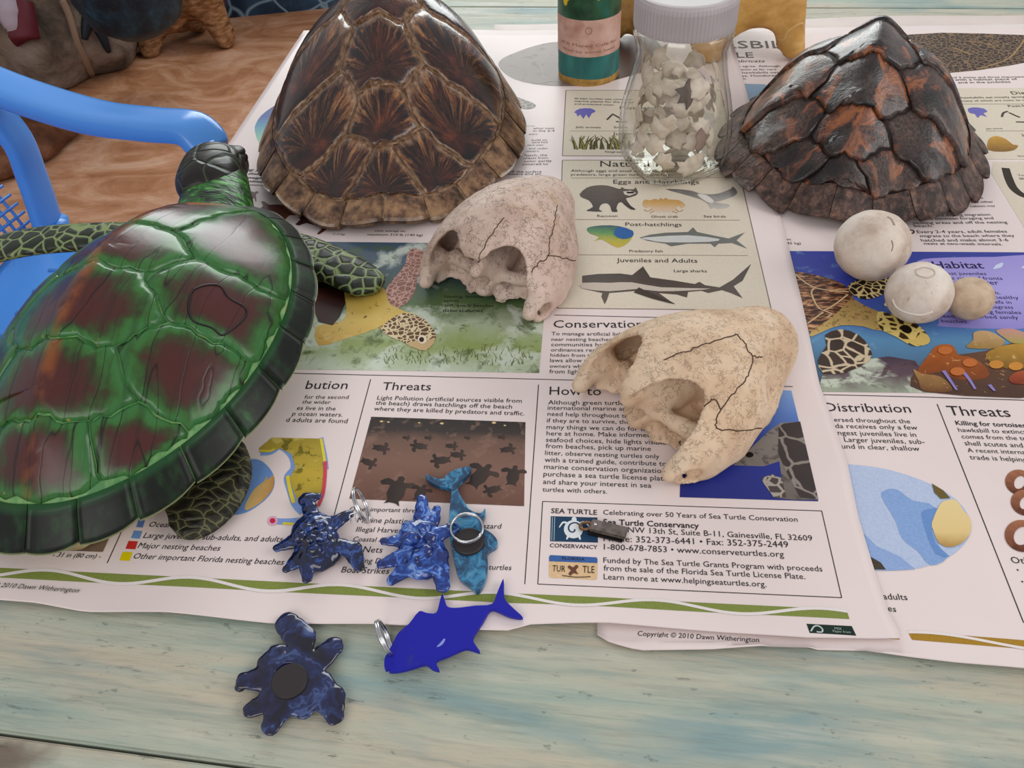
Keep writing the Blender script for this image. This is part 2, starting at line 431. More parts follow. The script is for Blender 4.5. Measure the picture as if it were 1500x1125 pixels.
# ------------------------------------------------------------------ the table: teal painted planks, turned a little against the posters
TA = math.radians(-3.6)
tu = np.array([math.cos(TA), math.sin(TA)]); tv = np.array([-math.sin(TA), math.cos(TA)])
T0 = np.array([-0.345, 0.905])                      # a point on the table's left edge
def tw(a, b, z=0.0):                                # table coordinates -> world
    q = T0 + tu * a + tv * b; return (q[0], q[1], z)
n = NT('teal_painted_wood'); v = n.obj()
s1 = n.noise(n.map(v, (2.2, 22, 2.2)), 1.6, 5, 0.6, 0.3)
s2 = n.noise(n.map(v, (7, 90, 7)), 1.0, 5, 0.65, 0.2)
s3 = n.noise(n.map(v, (3.0, 13, 3)), 1.7, 4, 0.55, 0.5)
c = n.ramp(s1, [(0.26, '74a0a2'), (0.38, '95ada2'), (0.5, 'acb4a4'), (0.62, 'b8b29f'), (0.78, 'c2b39c')])
c = n.mix(n.ramp(s3, [(0.53, 0.0), (0.68, 0.9)]), c, '4f8f9c')
c = n.mix(n.ramp(s3, [(0.24, 0.75), (0.38, 0.0)]), c, 'b9a992')
c = n.mix(0.28, c, 'c0b29c')
c = n.mix(n.ramp(s2, [(0.52, 0.0), (0.72, 0.6)]), c, '6f8784')
c = n.mix(n.ramp(s2, [(0.25, 0.6), (0.45, 0.0)]), c, 'cdc9b6')
s4 = n.noise(n.map(v, (30, 420, 30)), 1.0, 4, 0.7)
c = n.mix(n.ramp(s4, [(0.5, 0.0), (0.72, 0.4)]), c, '77807a')
wl = n.math('MULTIPLY', n.ramp(n.noise(n.map(v, (4, 260, 4)), 1.0, 2, 0.5), [(0.70, 0.0), (0.73, 1.0)]), n.ramp(n.noise(v, 4, 2), [(0.48, 0.0), (0.6, 1.0)]))
c = n.mix(n.math('MULTIPLY', wl, 0.6), c, '4a5250')
scr = n.math('MULTIPLY', n.ramp(n.noise(n.map(v, (9, 45, 5)), 3.5, 6, 0.75), [(0.6, 0.0), (0.66, 1.0)]), n.ramp(n.noise(v, 5, 2), [(0.48, 0.0), (0.6, 1.0)]))
c = n.mix(n.math('MULTIPLY', scr, 0.8), c, '4a5650')
spk = n.ramp(n.noise(n.map(v, (60, 130, 60)), 1.0, 3, 0.7), [(0.64, 0.0), (0.7, 1.0)])
c = n.mix(n.math('MULTIPLY', spk, 0.5), c, '56615c')
wp = P(8, 1108); wq = np.array([wp[0], wp[1]]) - T0; wa = float(np.dot(wq, tu)); wb_ = float(np.dot(wq, tv))
j0 = P(165, 1097); jb = float(np.dot(np.array([j0[0], j0[1]]) - T0, tv))
wd0 = n.new('ShaderNodeVectorMath', operation='DISTANCE'); n.put(wd0.inputs[0], n.map(n.warp(v, 60, 0.02), (0.6, 1, 1))); wd0.inputs[1].default_value = (wa * 0.6, wb_ - (jb - 0.08), 0.0)
c = n.mix(n.ramp(wd0.outputs['Value'], [(0.006, 0.75), (0.016, 0.0)]), c, '5a3f34')    # a spot worn through to the wood
n.bump(n.math('ADD', n.math('ADD', s2, s4), scr), 0.35, 0.0015)
MAT_TEAL = n.done(c, n.ramp(s2, [(0.3, 0.42), (0.7, 0.62)]), 0.35)
n = NT('bare_brown_wood'); v = n.obj()
c = n.ramp(n.noise(n.map(v, (3, 40, 40)), 1.5, 5), [(0.3, '5b4634'), (0.6, '8d7a63'), (0.8, 'a39a85')])
MAT_BARE = n.done(c, 0.6, 0.3)
table = thing('table', 'teal and beige painted plank table under the posters', 'table', (tw(0.7, -0.2)[0], tw(0.7, -0.2)[1], FLOOR))
# plank joints: one runs through the lower left corner of the view
j0 = P(165, 1097); jb = float(np.dot(np.array([j0[0], j0[1]]) - T0, tv))
edges = [jb - 0.16, jb, jb + 0.31, jb + 0.62, jb + 0.93, jb + 1.24]
LEN = 1.75
for i in range(5):
    b0, b1 = edges[i] + 0.0007, edges[i + 1] - 0.0007
    bm = box_bm(LEN / 2, 0, -0.0175, LEN, b1 - b0, 0.035, 0.0012, seg=2)
    pl = bm_obj('plank', bm, MAT_TEAL, table, local=True)
    q = tw(0, (b0 + b1) / 2); l = wmat(table).inverted() @ Vector(q)
    pl.location = l; pl.rotation_euler = (0, 0, TA)
bd = (edges[0] + edges[-1]) / 2; dp = edges[-1] - edges[0]
for (a, b, sx, sy) in ((0.03, bd, 0.025, dp - 0.1), (LEN - 0.03, bd, 0.025, dp - 0.1), (LEN / 2, edges[0] + 0.04, LEN - 0.1, 0.025), (LEN / 2, edges[-1] - 0.04, LEN - 0.1, 0.025)):
    o = bm_obj('apron', box_bm(0, 0, 0, sx, sy, 0.09, 0.002), MAT_TEAL, table, local=True)
    o.location = wmat(table).inverted() @ Vector(tw(a, b, -0.081)); o.rotation_euler = (0, 0, TA)
for a in (0.06, LEN - 0.06):
    for b in (edges[0] + 0.08, edges[-1] - 0.08):
        o = bm_obj('leg', box_bm(0, 0, 0, 0.06, 0.06, 0.712, 0.004), MAT_TEAL, table, local=True)
        o.location = wmat(table).inverted() @ Vector(tw(a, b, -0.394)); o.rotation_euler = (0, 0, TA)
# ------------------------------------------------------------------ blue plastic armchair drawn up to the table's left side
n = NT('blue_plastic'); v = n.obj()
c = n.mix(n.math('MULTIPLY', n.noise(v, 8, 3), 0.25), '4f92e2', '68a6ee')
n.bump(n.noise(v, 300, 2), 0.03, 0.0005)
MAT_CHAIR = n.done(c, 0.22, 0.5)
YC = 0.752
chair = thing('plastic_armchair', 'blue plastic armchair with a lattice back beside the table', 'chair', (-0.68, YC, FLOOR))
# seat: dished, with a rolled front and side lip and drain slots
nx, ny = 28, 28; V = []; Fc = []
X0, X1, HW = -0.90, -0.44, 0.315
def seat_z(u, w):
    return -0.33 - 0.012 * (1 - w * w) * math.sin(math.pi * min(1, u * 1.05)) - 0.05 * max(0, (u - 0.9) / 0.1) ** 2 * 0.8 + 0.004 * (abs(w) > 0.93)
for layer in (0, -0.006):
    for i in range(nx + 1):
        for j in range(ny + 1):
            u, w = i / nx, -1 + 2 * j / ny
            V.append((X0 + (X1 - X0) * u, YC + HW * w * (1 - 0.06 * u), seat_z(u, w) + layer))
N1 = (nx + 1) * (ny + 1); slot = set()
for j in (8, 11, 14, 16, 19):
    for i in range(9, 22): slot.add((i, j))
def q(i, j, k=0): return k * N1 + i * (ny + 1) + j
hole = lambda i, j: (i, j) in slot and False
for i in range(nx):
    for j in range(ny):
        Fc.append((q(i, j), q(i + 1, j), q(i + 1, j + 1), q(i, j + 1)))
        Fc.append((q(i, j, 1), q(i, j + 1, 1), q(i + 1, j + 1, 1), q(i + 1, j, 1)))
for i in range(nx):
    Fc.append((q(i, 0), q(i, 0, 1), q(i + 1, 0, 1), q(i + 1, 0))); Fc.append((q(i, ny), q(i + 1, ny), q(i + 1, ny, 1), q(i, ny, 1)))
for j in range(ny):
    Fc.append((q(0, j), q(0, j + 1), q(0, j + 1, 1), q(0, j, 1))); Fc.append((q(nx, j), q(nx, j, 1), q(nx, j + 1, 1), q(nx, j + 1)))
mesh_obj('seat', V, Fc, MAT_CHAIR, chair)
for k in range(9):                                   # raised ribs of the seat
    y = YC - 0.2 + 0.05 * k
    path = [(X0 + 0.08 + 0.3 * t, y, seat_z((0.08 + 0.3 * t) / 0.46, (y - YC) / HW) + 0.0005) for t in np.linspace(0, 1, 8)]
    Vr, Fr = loft(path, [0.0035] * 8, [0.0018] * 8, 8); mesh_obj('seat_rib', Vr, Fr, MAT_CHAIR, chair)
for s in (1, -1):
    def m(x, y, z): return (x, YC + s * (y - YC), z)
    path = spline([m(-1.06, 1.10, -0.03), m(-0.95, 1.115, -0.085), m(-0.83, 1.085, -0.118), m(-0.70, 1.035, -0.128), m(-0.60, 1.0, -0.122), m(-0.535, 0.985, -0.122), m(-0.508, 0.968, -0.145)], 6)
    k = len(path); V, Fc = loft(path, list(np.interp(np.linspace(0, 1, k), [0, 0.3, 0.8, 0.93, 1], [0.036, 0.034, 0.031, 0.03, 0.026])), [0.016] * k, 20, pw=3.2)
    mesh_obj('armrest', V, Fc, MAT_CHAIR, chair)
    path = spline([m(-0.515, 0.972, -0.135), m(-0.495, 0.955, -0.2), m(-0.485, 0.955, -0.33), m(-0.47, 0.97, -0.75)], 6); k = len(path)
    V, Fc = loft(path, [0.027] * k, [0.016] * k, 16, up=(1, 0, 0), pw=3); mesh_obj('front_leg', V, Fc, MAT_CHAIR, chair)
    path = spline([m(-0.86, 1.06, -0.32), m(-0.92, 1.08, -0.5), m(-0.99, 1.1, -0.75)], 6); k = len(path)
    V, Fc = loft(path, [0.025] * k, [0.018] * k, 16, up=(1, 0, 0), pw=3); mesh_obj('rear_leg', V, Fc, MAT_CHAIR, chair)
    # side frame of the back: from under the armrest in a curve down to the seat
    path = spline([m(-1.05, 1.09, -0.02), m(-0.915, 1.085, -0.11), m(-0.875, 1.088, -0.18), m(-0.872, 1.078, -0.25), m(-0.868, 1.055, -0.325)], 6); k = len(path)
    V, Fc = loft(path, [0.03] * k, [0.012] * k, 16, up=(1, 0, 0.2), pw=3); mesh_obj('back_frame', V, Fc, MAT_CHAIR, chair)
path = spline([(-1.06, 1.1, -0.02), (-1.12, 1.0, 0.06), (-1.15, YC, 0.1), (-1.12, 2 * YC - 1.0, 0.06), (-1.06, 2 * YC - 1.1, -0.02)], 8); k = len(path)
V, Fc = loft(path, [0.014] * k, [0.035] * k, 16, pw=3); mesh_obj('back_rail', V, Fc, MAT_CHAIR, chair)
gs = []
def bk(y, z):                                        # the leaning, hollow plane of the back
    t = (z + 0.33) / 0.4; return (-0.885 - 0.2 * t * t - 0.05 * t - 0.04 * (1 - ((y - YC) / 0.31) ** 2), y, z)
for y in np.arange(YC - 0.29, YC + 0.295, 0.0155):
    gs.append(tube([bk(y, z) for z in np.linspace(-0.33, 0.05, 10)], 0.0026, 5))
for z in np.arange(-0.325, 0.05, 0.0155):
    gs.append(tube([bk(y, z) for y in np.linspace(YC - 0.3, YC + 0.3, 12)], 0.0026, 5))
V, Fc = join_geo(*gs); lat = tag(mesh_obj('lattice', V, Fc, MAT_CHAIR, chair), kind='stuff')
for r0_, ry_ in ((0.21, 0.0), (0.15, 0.0)):
    path = [bk(YC + r0_ * math.cos(a), -0.17 + r0_ * 0.75 * math.sin(a)) for a in np.linspace(0, 2 * math.pi, 40, endpoint=False)]
    V, Fc = tube([np.array(p) + np.array([0.003, 0, 0]) for p in path], 0.006, 8, True); mesh_obj('back_ring', V, Fc, MAT_CHAIR, chair)
# ------------------------------------------------------------------ posters
def fr(x0, y0, s): return lambda x, y: (x0 + x / s, y0 + y / s)
def interp(pts, axis):
    q = np.array([P(*p)[:2] for p in pts]); o = q[:, axis].argsort(); return q[o, axis], q[o, 1 - axis]
# outline of the left poster: bottom edge y(x) and right edge x(y) read off the photograph
BX, BY = interp([(-120, 872), (0, 886), (60, 890), (130, 903), (250, 905), (400, 918), (560, 921), (720, 929), (752, 930), (770, 922), (890, 921), (1000, 928), (1180, 941), (1312, 941)], 0)
RY, RX = interp([(1062, 20), (1082, 100), (1129, 270), (1172, 440), (1199, 567), (1239, 683), (1255, 761), (1277, 836), (1300, 907), (1314, 932), (1336, 1000)], 1)
BX2, BY2 = interp([(800, 905), (875, 932), (893, 944), (935, 956), (1040, 957), (1120, 952), (1250, 955), (1330, 967), (1400, 976), (1500, 985), (1700, 1003)], 0)
def edge_lift(d, x, amp, w=0.028):
    if d > w: return 0.0
    t = 1 - max(d, 0) / w; return amp * t * t * (0.55 + 0.45 * math.sin(x * 41 + 1.3) * math.cos(x * 17))
def z_left(x, y):
    b = np.interp(x, BX, BY)
    return 0.0028 + edge_lift(y - b, x, 0.0035) + edge_lift(0.1537 - x, y, 0.0012, 0.02)
def z_right(x, y):
    b = np.interp(x, BX2, BY2)
    return 0.0014 + (edge_lift(y - b, x * 0.8 + 2, 0.0035) if x > 0.16 or y < 0.205 else 0.0)
n = NT('poster_paper'); v = n.obj()
c = n.mix(n.ramp(n.noise(v, 14, 4), [(0.45, 0.0), (0.7, 0.3)]), 'e4d6d3', 'dacac6')
n.bump(n.noise(v, 9, 3), 0.12, 0.004)
MAT_PAPER = n.done(c, 0.4, 0.3)
n = NT('underlay_paper'); v = n.obj()
n.bump(n.noise(v, 25, 3), 0.25, 0.004)
MAT_UNDER = n.done(n.mix(n.noise(v, 20, 3), 'ddcfc9', 'c9b9b2'), 0.5, 0.35)
def sheet(name, x0f, x1f, y0f, y1f, zf, parent, mat=MAT_PAPER, nx=90, ny=70, th=0.0003):
    V = []; Fc = []
    for k in (0, 1):
        for j in range(ny + 1):
            t = (j / ny) ** 1.6                       # finer towards the near edge, where the paper curls
            for i in range(nx + 1):
                ym = 0.2105 + 0.77 * t
                x = x0f(ym) + (x1f(ym) - x0f(ym)) * i / nx
                y = y0f(x) + (y1f(x) - y0f(x)) * t
                V.append((x, y, zf(x, y) - k * th))
    N = (nx + 1) * (ny + 1); g = lambda i, j, k: k * N + j * (nx + 1) + i
    for j in range(ny):
        for i in range(nx):
            Fc.append((g(i, j, 0), g(i + 1, j, 0), g(i + 1, j + 1, 0), g(i, j + 1, 0)))
            Fc.append((g(i, j, 1), g(i, j + 1, 1), g(i + 1, j + 1, 1), g(i + 1, j, 1)))
    for i in range(nx):
        Fc.append((g(i, 0, 0), g(i, 0, 1), g(i + 1, 0, 1), g(i + 1, 0, 0))); Fc.append((g(i, ny, 0), g(i + 1, ny, 0), g(i + 1, ny, 1), g(i, ny, 1)))
    for j in range(ny):
        Fc.append((g(0, j, 0), g(0, j + 1, 0), g(0, j + 1, 1), g(0, j, 1))); Fc.append((g(nx, j, 0), g(nx, j, 1), g(nx, j + 1, 1), g(nx, j + 1, 0)))
    return mesh_obj(name, V, Fc, mat, parent)
PL = thing('green_turtle_poster', 'glossy white infographic poster lying under the skulls and the green turtle model', 'poster', (-0.1, 0.6, 0.0))
PR = thing('hawksbill_poster', 'glossy white infographic poster with blue reef picture under the three eggs', 'poster', (0.3, 0.6, 0.0))
sheet('sheet', lambda y: -0.353, lambda y: float(np.interp(y, RY, RX)), lambda x: float(np.interp(x, BX, BY)), lambda x: 0.991 - 0.012 * max(0, min(1, (x + 0.2) / 0.1)), z_left, PL)
sheet('sheet', lambda y: 0.008, lambda y: 0.515, lambda x: float(np.interp(x, BX2, BY2)), lambda x: 0.976, z_right, PR)
und = sheet('paper_underlay', lambda y: -0.12, lambda y: 0.56, lambda x: 0.9, lambda x: 1.006 + 0.003 * math.sin(x * 23), lambda x, y: 0.0006, None, MAT_UNDER, 40, 6)
tag(und, 'plain pinkish paper strip showing along the far edge behind both posters', 'paper')
LAY = 0.00011
def poly(name, pts, mat, parent, zf, layer=1, fp=None, smooth=0, sub=False):
    """flat print: outline given in pixels (fp maps zoomed pixels to full-frame pixels), laid on the sheet"""
    q = [fp(*p) for p in pts] if fp else pts
    if smooth: q = [tuple(p) for p in spline(q, smooth, True)]
    w = [P(a, b)[:2] for a, b in q]
    return wpoly(name, w, mat, parent, zf, layer)
_cnt = [0]
def uniq():
    """successive pieces of print lie a hair above each other, never exactly in one plane"""
    _cnt[0] += 1; return (_cnt[0] % 24) * 0.03
def wpoly(name, w, mat, parent, zf, layer=1):
    layer = layer + uniq()
    bm = bmesh.new()
    vs = [bm.verts.new((a, b, zf(a, b) + LAY * layer)) for a, b in w]
    f = bm.faces.new(vs); bm.normal_update()
    if f.normal.z < 0: bmesh.ops.reverse_faces(bm, faces=[f])
    bmesh.ops.triangulate(bm, faces=bm.faces[:])
    return bm_obj(name, bm, mat, parent)
def strip(pts, wd, zf, layer=1, fp=None, sm=6, closed=False):
    """stroke of constant pixel width"""
    layer = layer + uniq()
    q = [fp(*p) for p in pts] if fp else pts
    q = np.array(spline(q, sm, closed) if sm else q, float); w = np.array([P(*p)[:2] for p in q])
    d = np.gradient(w, axis=0); nn = np.stack([-d[:, 1], d[:, 0]], 1); nn /= np.linalg.norm(nn, axis=1)[:, None] + 1e-12
    dist = np.array([np.linalg.norm(np.array([a[0], a[1], 0]) - CAM) for a in w])
    hw = (np.array(wd) if hasattr(wd, '__len__') else np.full(2, wd)); hw = np.interp(np.linspace(0, 1, len(w)), np.linspace(0, 1, len(hw)), hw)
    h = (hw * dist / F / 2)[:, None]
    a, b = w + nn * h, w - nn * h
    V = [(x, y, zf(x, y) + LAY * layer) for x, y in a] + [(x, y, zf(x, y) + LAY * layer) for x, y in b]
    m = len(w); Fc = [(i, m + i, m + i + 1, i + 1) for i in range(m - 1)]
    return V, Fc
def each_stroke(name, lst, *a):
    for p_ in lst: stroke(name, p_, *a)
def stroke(name, pts, wd, mat, parent, zf, layer=1, fp=None, sm=6):
    V, Fc = strip(pts, wd, zf, layer, fp, sm); return mesh_obj(name, V, Fc, mat, parent, smooth=False)
def strokes(name, lst, wd, mat, parent, zf, layer=1, fp=None, sm=6):
    V, Fc = join_geo(*[strip(p, wd, zf, layer, fp, sm) for p in lst]); return mesh_obj(name, V, Fc, mat, parent, smooth=False)
def text_geo(s, a, b, zf, layer=2, bold=0.0, shear=0.0, hf=1.0):
    cu = bpy.data.curves.new('t', 'FONT'); cu.body = s; cu.resolution_u = 2; cu.offset = bold * 0.5 if bold >= 0.02 else 0.0; cu.shear = shear
    o = bpy.data.objects.new('t', cu); me = o.to_mesh()
    n = len(me.vertices); co = np.zeros(n * 3); me.vertices.foreach_get('co', co); co = co.reshape(-1, 3)
    fc = [tuple(p.vertices) for p in me.polygons]
    o.to_mesh_clear(); bpy.data.objects.remove(o); bpy.data.curves.remove(cu)
    if not n: return [], []
    A, B = P(*a)[:2], P(*b)[:2]; d = B - A; L = np.linalg.norm(d); d = d / L; e = np.array([-d[1], d[0]])
    x0, x1 = co[:, 0].min(), co[:, 0].max(); k = L / (x1 - x0)
    W_ = A + np.outer((co[:, 0] - x0) * k, d) + np.outer(co[:, 1] * k * hf, e)
    return [(x, y, zf(x, y) + LAY * layer) for x, y in W_], fc
INK = ink('2b2627')
def text(name, lines, parent, zf, fp=None, bold=0.008, shear=0.0, mat=None, layer=2, hf=1.0):
    gs = []
    for s, x0, y0, x1, y1 in lines:
        a, b = ((x0, y0), (x1, y1)) if fp is None else (fp(x0, y0), fp(x1, y1))
        gs.append(text_geo(s, a, b, zf, layer, bold, shear, hf))
    V, Fc = join_geo(*gs); return mesh_obj(name, V, Fc, mat or INK, parent, smooth=False)
def texts(name, lines, *a, **k):
    for l_ in lines: text(name, [l_], *a, **k)
def grad(name, stops, axis=1, nz=0.0, nscale=60, blotch=None, rot=0.0):
    n = NT('print_' + name); g = n.sep(n.gen())[axis]
    if nz: g = n.math('ADD', g, n.math('MULTIPLY', n.math('SUBTRACT', n.noise(n.obj(), nscale, 5, 0.6, 0.6), 0.5), nz))
    c = n.ramp(g, stops)
    if blotch:
        for col, sc, lo, hi, amt in blotch:
            c = n.mix(n.ramp(n.noise(n.obj(), sc, 5, 0.6, 0.5), [(lo, 0.0), (hi, amt)]), c, col)
    return n.done(c, 0.42, 0.28)
def scales(name, cell, line, scale, wd=0.09, cell2=None):
    n = NT('print_' + name); v = n.warp(n.obj(), 60, 0.006)
    e = n.voro(v, scale, 'DISTANCE_TO_EDGE')
    c = n.mix(n.noise(n.obj(), scale * 0.6, 3), cell, cell2 or cell)
    c = n.mix(n.ramp(e, [(wd * 0.5, 1.0), (wd, 0.0)]), c, line)
    return n.done(c, 0.42, 0.28)
def ring_pts(cx, cy, rx_, ry_, n=24, a0=0.0, a1=2 * math.pi, rot=0.0):
    out = []
    for k in range(n):
        a = a0 + (a1 - a0) * k / n; x, y = rx_ * math.cos(a), ry_ * math.sin(a)
        out.append((cx + x * math.cos(rot) - y * math.sin(rot), cy + x * math.sin(rot) + y * math.cos(rot)))
    return out
ZL, ZR = z_left, z_right
# --- left poster, lower half
z7, z8, zk, zs, zd = fr(360, 320, 2.96), fr(780, 440, 3.409), fr(340, 660, 3.261), fr(760, 700, 3.0), fr(0, 500, 3.125)
text('heading', [('How to', 85, 487, 342, 490)], PL, ZL, z8, 0.006)
text('text_block', [('Although green turtles are', 78, 535, 540, 540), ('international marine animals,', 76, 562, 563, 569), ('need help throughout their range', 75, 592, 626, 607),
    ('if they are to survive, there are', 72, 625, 585, 635), ('many things we can do for them', 70, 658, 625, 670), ('here at home. Make informed', 70, 690, 590, 700),
    ('seafood choices, hide lights visible', 67, 722, 665, 737), ('from beaches, pick up marine', 66, 753, 590, 768), ('litter, observe nesting turtles only', 63, 787, 632, 806),
    ('with a trained guide, contribute to', 61, 822, 668, 843), ('marine conservation organizations,', 58, 857, 692, 881), ('purchase a sea turtle license plate,', 55, 893, 682, 918),
    ('and share your interest in sea', 53, 932, 592, 952), ('turtles with others.', 50, 970, 372, 981)], PL, ZL, z8, 0.012)
text('heading', [('Conservation', 105, 152, 552, 152)], PL, ZL, z8, 0.006)
text('text_block', [('To manage artificial lighting', 95, 190, 505, 193), ('near nesting beaches,', 95, 218, 400, 219), ('communities have', 94, 245, 385, 246), ('ordinances require', 92, 271, 375, 273),
    ('hidden from the', 90, 297, 320, 299), ('laws allow us', 88, 324, 290, 325), ('owners who', 86, 352, 262, 353), ('from light', 84, 380, 243, 382)], PL, ZL, z8, 0.012)
text('heading', [('Threats', 593, 757, 803, 759)], PL, ZL, z7, 0.006)
text('text_block', [('Light Pollution (artificial sources visible from', 572, 799, 1197, 813), ('the beach) draws hatchlings off the beach', 565, 821, 1155, 839), ('where they are killed by predators and traffic.', 558, 846, 1208, 868)], PL, ZL, z7, 0.012)
text('heading', [('bution', 262, 752, 442, 753)], PL, ZL, z7, 0.006)
text('text_block', [('for the second', 258, 795, 448, 796), ('the wider', 248, 816, 370, 818), ('es live in the', 225, 843, 392, 846), ('p ocean waters.', 205, 868, 422, 873), ('d adults are found', 178, 895, 443, 901)], PL, ZL, z7, 0.012)
texts('text_line', [('Other important threats:', 565, 303, 925, 312), ('Marine plastics and', 600, 358, 930, 366), ('hazard', 1178, 386, 1288, 388), ('Illegal Harvest', 595, 402, 825, 408), ('de', 1222, 431, 1252, 432),
    ('Coastal Armoring', 582, 447, 850, 456), ('Nets', 628, 500, 720, 503), ('ing Debris', 628, 551, 795, 556), ('turtles', 1228, 583, 1335, 586), ('Boat Strikes', 525, 597, 752, 604)], PL, ZL, zk, 0.012, 0.12)
text('text_block', [('Ocean', 688, 863, 790, 866), ('Large juveniles, sub-adults, and adults', 662, 914, 1297, 932), ('Major nesting beaches', 637, 960, 1012, 973), ('Other important Florida nesting beaches', 617, 1008, 1303, 1037)], PL, ZL, zd, 0.008, 0.15)
text('text_block', [('- 31 in (80 cm) -', 248, 1000, 468, 1008)], PL, ZL, zd, 0.012, 0.15)
for c_, pts in (('5f7fb8', [(642, 832), (672, 833), (662, 866), (632, 864)]), ('6a94c8', [(622, 880), (660, 882), (648, 917), (608, 914)]), ('c4302b', [(597, 927), (640, 929), (628, 966), (583, 963)]), ('d8c500', [(571, 977), (615, 979), (602, 1019), (556, 1016)])):
    poly('legend_swatch', pts, ink(c_), PL, ZL, 1, zd)
each_stroke('rule', [[(183, 778), (160, 829)], [(544, 560), (487, 774)], [(789, 568), (769, 860)], [(300, 548), (463, 552), (862, 562), (1160, 571)], [(812, 466), (1150, 474)]], 1.3, INK, PL, ZL, 1, None, 3)
each_stroke('rule', [[(795, 739), (1202, 753)], [(1202, 753), (1231, 880)], [(1231, 880), (788, 860)], [(788, 860), (795, 739)]], 1.2, INK, PL, ZL, 1, None, 3)
# conservancy box
text('text_block', [('SEA TURTLE', 142, 168, 343, 176), ('CONSERVANCY', 136, 318, 345, 327)], PL, ZL, zs, 0.02)
text('text_block', [('Celebrating over 50 Years of Sea Turtle Conservation', 370, 175, 1222, 207), ('NW 13th St, Suite B-11, Gainesville, FL 32609', 478, 253, 1287, 291), ('Phone: 352-373-6441 \u2022 Fax: 352-375-2449', 372, 292, 1182, 320),
    ('1-800-678-7853 \u2022 www.conserveturtles.org', 373, 329, 1162, 362), ('Funded by The Sea Turtle Grants Program with proceeds', 371, 386, 1330, 425), ('from the sale of the Florida Sea Turtle License Plate.', 372, 421, 1255, 459), ('Learn more at www.helpingseaturtles.org.', 372, 459, 1085, 493)], PL, ZL, zs, 0.012)
text('text_block', [('Sea Turtle Conservancy', 370, 218, 790, 236)], PL, ZL, zs, 0.028)
lg = poly('emblem', [(141, 182), (345, 188), (347, 298), (138, 292)], ink('22405c'), PL, ZL, 1, zs)
strokes('emblem_bar', [[(148, 186), (145, 290)], [(158, 186), (155, 290)]], 1.0, ink('9fb3bd'), lg, ZL, 2, zs, 2)
wt = ink('d9dde0')
for nm, pts in (('emblem_shell', ring_pts(240, 240, 42, 40)), ('emblem_head', ring_pts(243, 197, 11, 12, 12))): poly(nm, pts, wt, lg, ZL, 2, zs)
strokes('emblem_flipper', [[(215, 215), (195, 210), (178, 232)], [(268, 215), (290, 208), (308, 228)], [(218, 268), (210, 285)], [(264, 270), (270, 286)]], [4, 3, 1.5], wt, lg, ZL, 2, zs)
stroke('emblem_spiral', [(240 + r_ * math.cos(a_), 240 + r_ * 0.95 * math.sin(a_)) for r_, a_ in ((4 + 4.6 * k, k * 0.85) for k in range(8))], 2.2, ink('22405c'), lg, ZL, 3, zs)
lp = poly('license_plate_picture', [(138, 353), (341, 363), (346, 372), (344, 456), (335, 462), (138, 452), (132, 444), (133, 362)], ink('d9b98f'), PL, ZL, 1, zs)
poly('plate_sky', [(138, 353), (341, 363), (345, 372), (344, 388), (134, 380), (133, 362)], ink('3c62a0'), lp, ZL, 2, zs)
text('plate_letters', [('TUR', 147, 424, 204, 427), ('TLE', 280, 430, 332, 432)], lp, ZL, zs, 0.01, 0, None, 3, 1.5)
text('plate_letters', [('FLORIDA', 190, 373, 290, 378)], lp, ZL, zs, 0.02, 0, None, 3, 0.8)
poly('plate_turtle', [(222, 398), (238, 408), (252, 396), (262, 405), (250, 420), (262, 438), (240, 432), (228, 444), (218, 434), (230, 420), (215, 408)], ink('6b4436'), lp, ZL, 3, zs, 2)
stroke('plate_line', [(190, 443), (250, 450), (315, 448)], 1.2, INK, lp, ZL, 3, zs)
# wave band along the foot of the sheets
def waves(parent, zf, t0, t1, b0, b1, col, period, phase, N=150):
    A, B, C_, D_ = (P(*q)[:2] for q in (t0, t1, b0, b1))
    def at(s, v): return (A + (B - A) * s) * (1 - v) + (C_ + (D_ - C_) * s) * v
    L = np.linalg.norm(B - A)
    def band(name, lo, hi, mat, lay):
        V, Fc = [], []
        for i in range(N + 1):
            s = i / N
            for v_ in (lo(s), hi(s)):
                q = at(s, v_); V.append((q[0], q[1], zf(q[0], q[1]) + LAY * lay))
        for i in range(N): Fc.append((2 * i, 2 * i + 1, 2 * i + 3, 2 * i + 2))
        return mesh_obj(name, V, Fc, mat, parent, smooth=False)
    bd_ = band('wave_band', lambda s: 0.0, lambda s: 1.0, ink(col), 1)
    mid = lambda s: 0.5 + 0.5 * math.sin(2 * math.pi * (s * L / period) + phase)
    band('wave_line', lambda s: mid(s) - 0.16, lambda s: mid(s) + 0.16, ink('e2dad7'), 2)
waves(PL, ZL, (-60, 833), (1238, 898), (-62, 848), (1242, 912), '7f8b45', 0.083, 0.6)
waves(PR, ZR, (1250, 921), (1700, 957), (1256, 934), (1706, 972), 'a57f2d', 0.1, 2.4)
zc = fr(0, 820, 3.0)
text('text_block', [('Copyright \u00a9 2010 Dawn Witherington', -150, 130, 358, 163)], PL, ZL, zc, 0.012, 0.15, None, 7)
text('text_block', [('Copyright \u00a9 2010 Dawn Witherington', 522, 700, 1055, 729)], PR, ZR, zs, 0.012, 0.15)
fs = poly('paper_seal', [(1257, 659), (1455, 668), (1474, 712), (1270, 702)], ink('20302a'), PL, ZL, 1, zs)
strokes('seal_mark', [[(1275, 695), (1290, 672), (1310, 670), (1326, 685), (1322, 698), (1300, 697)]], 2.0, ink('b9c4bd'), fs, ZL, 2, zs)
text('seal_text', [('MIX', 1380, 686, 1412, 688), ('Paper from', 1372, 698, 1450, 702)], fs, ZL, zs, 0.0, 0, ink('9fb0a4'), 2)
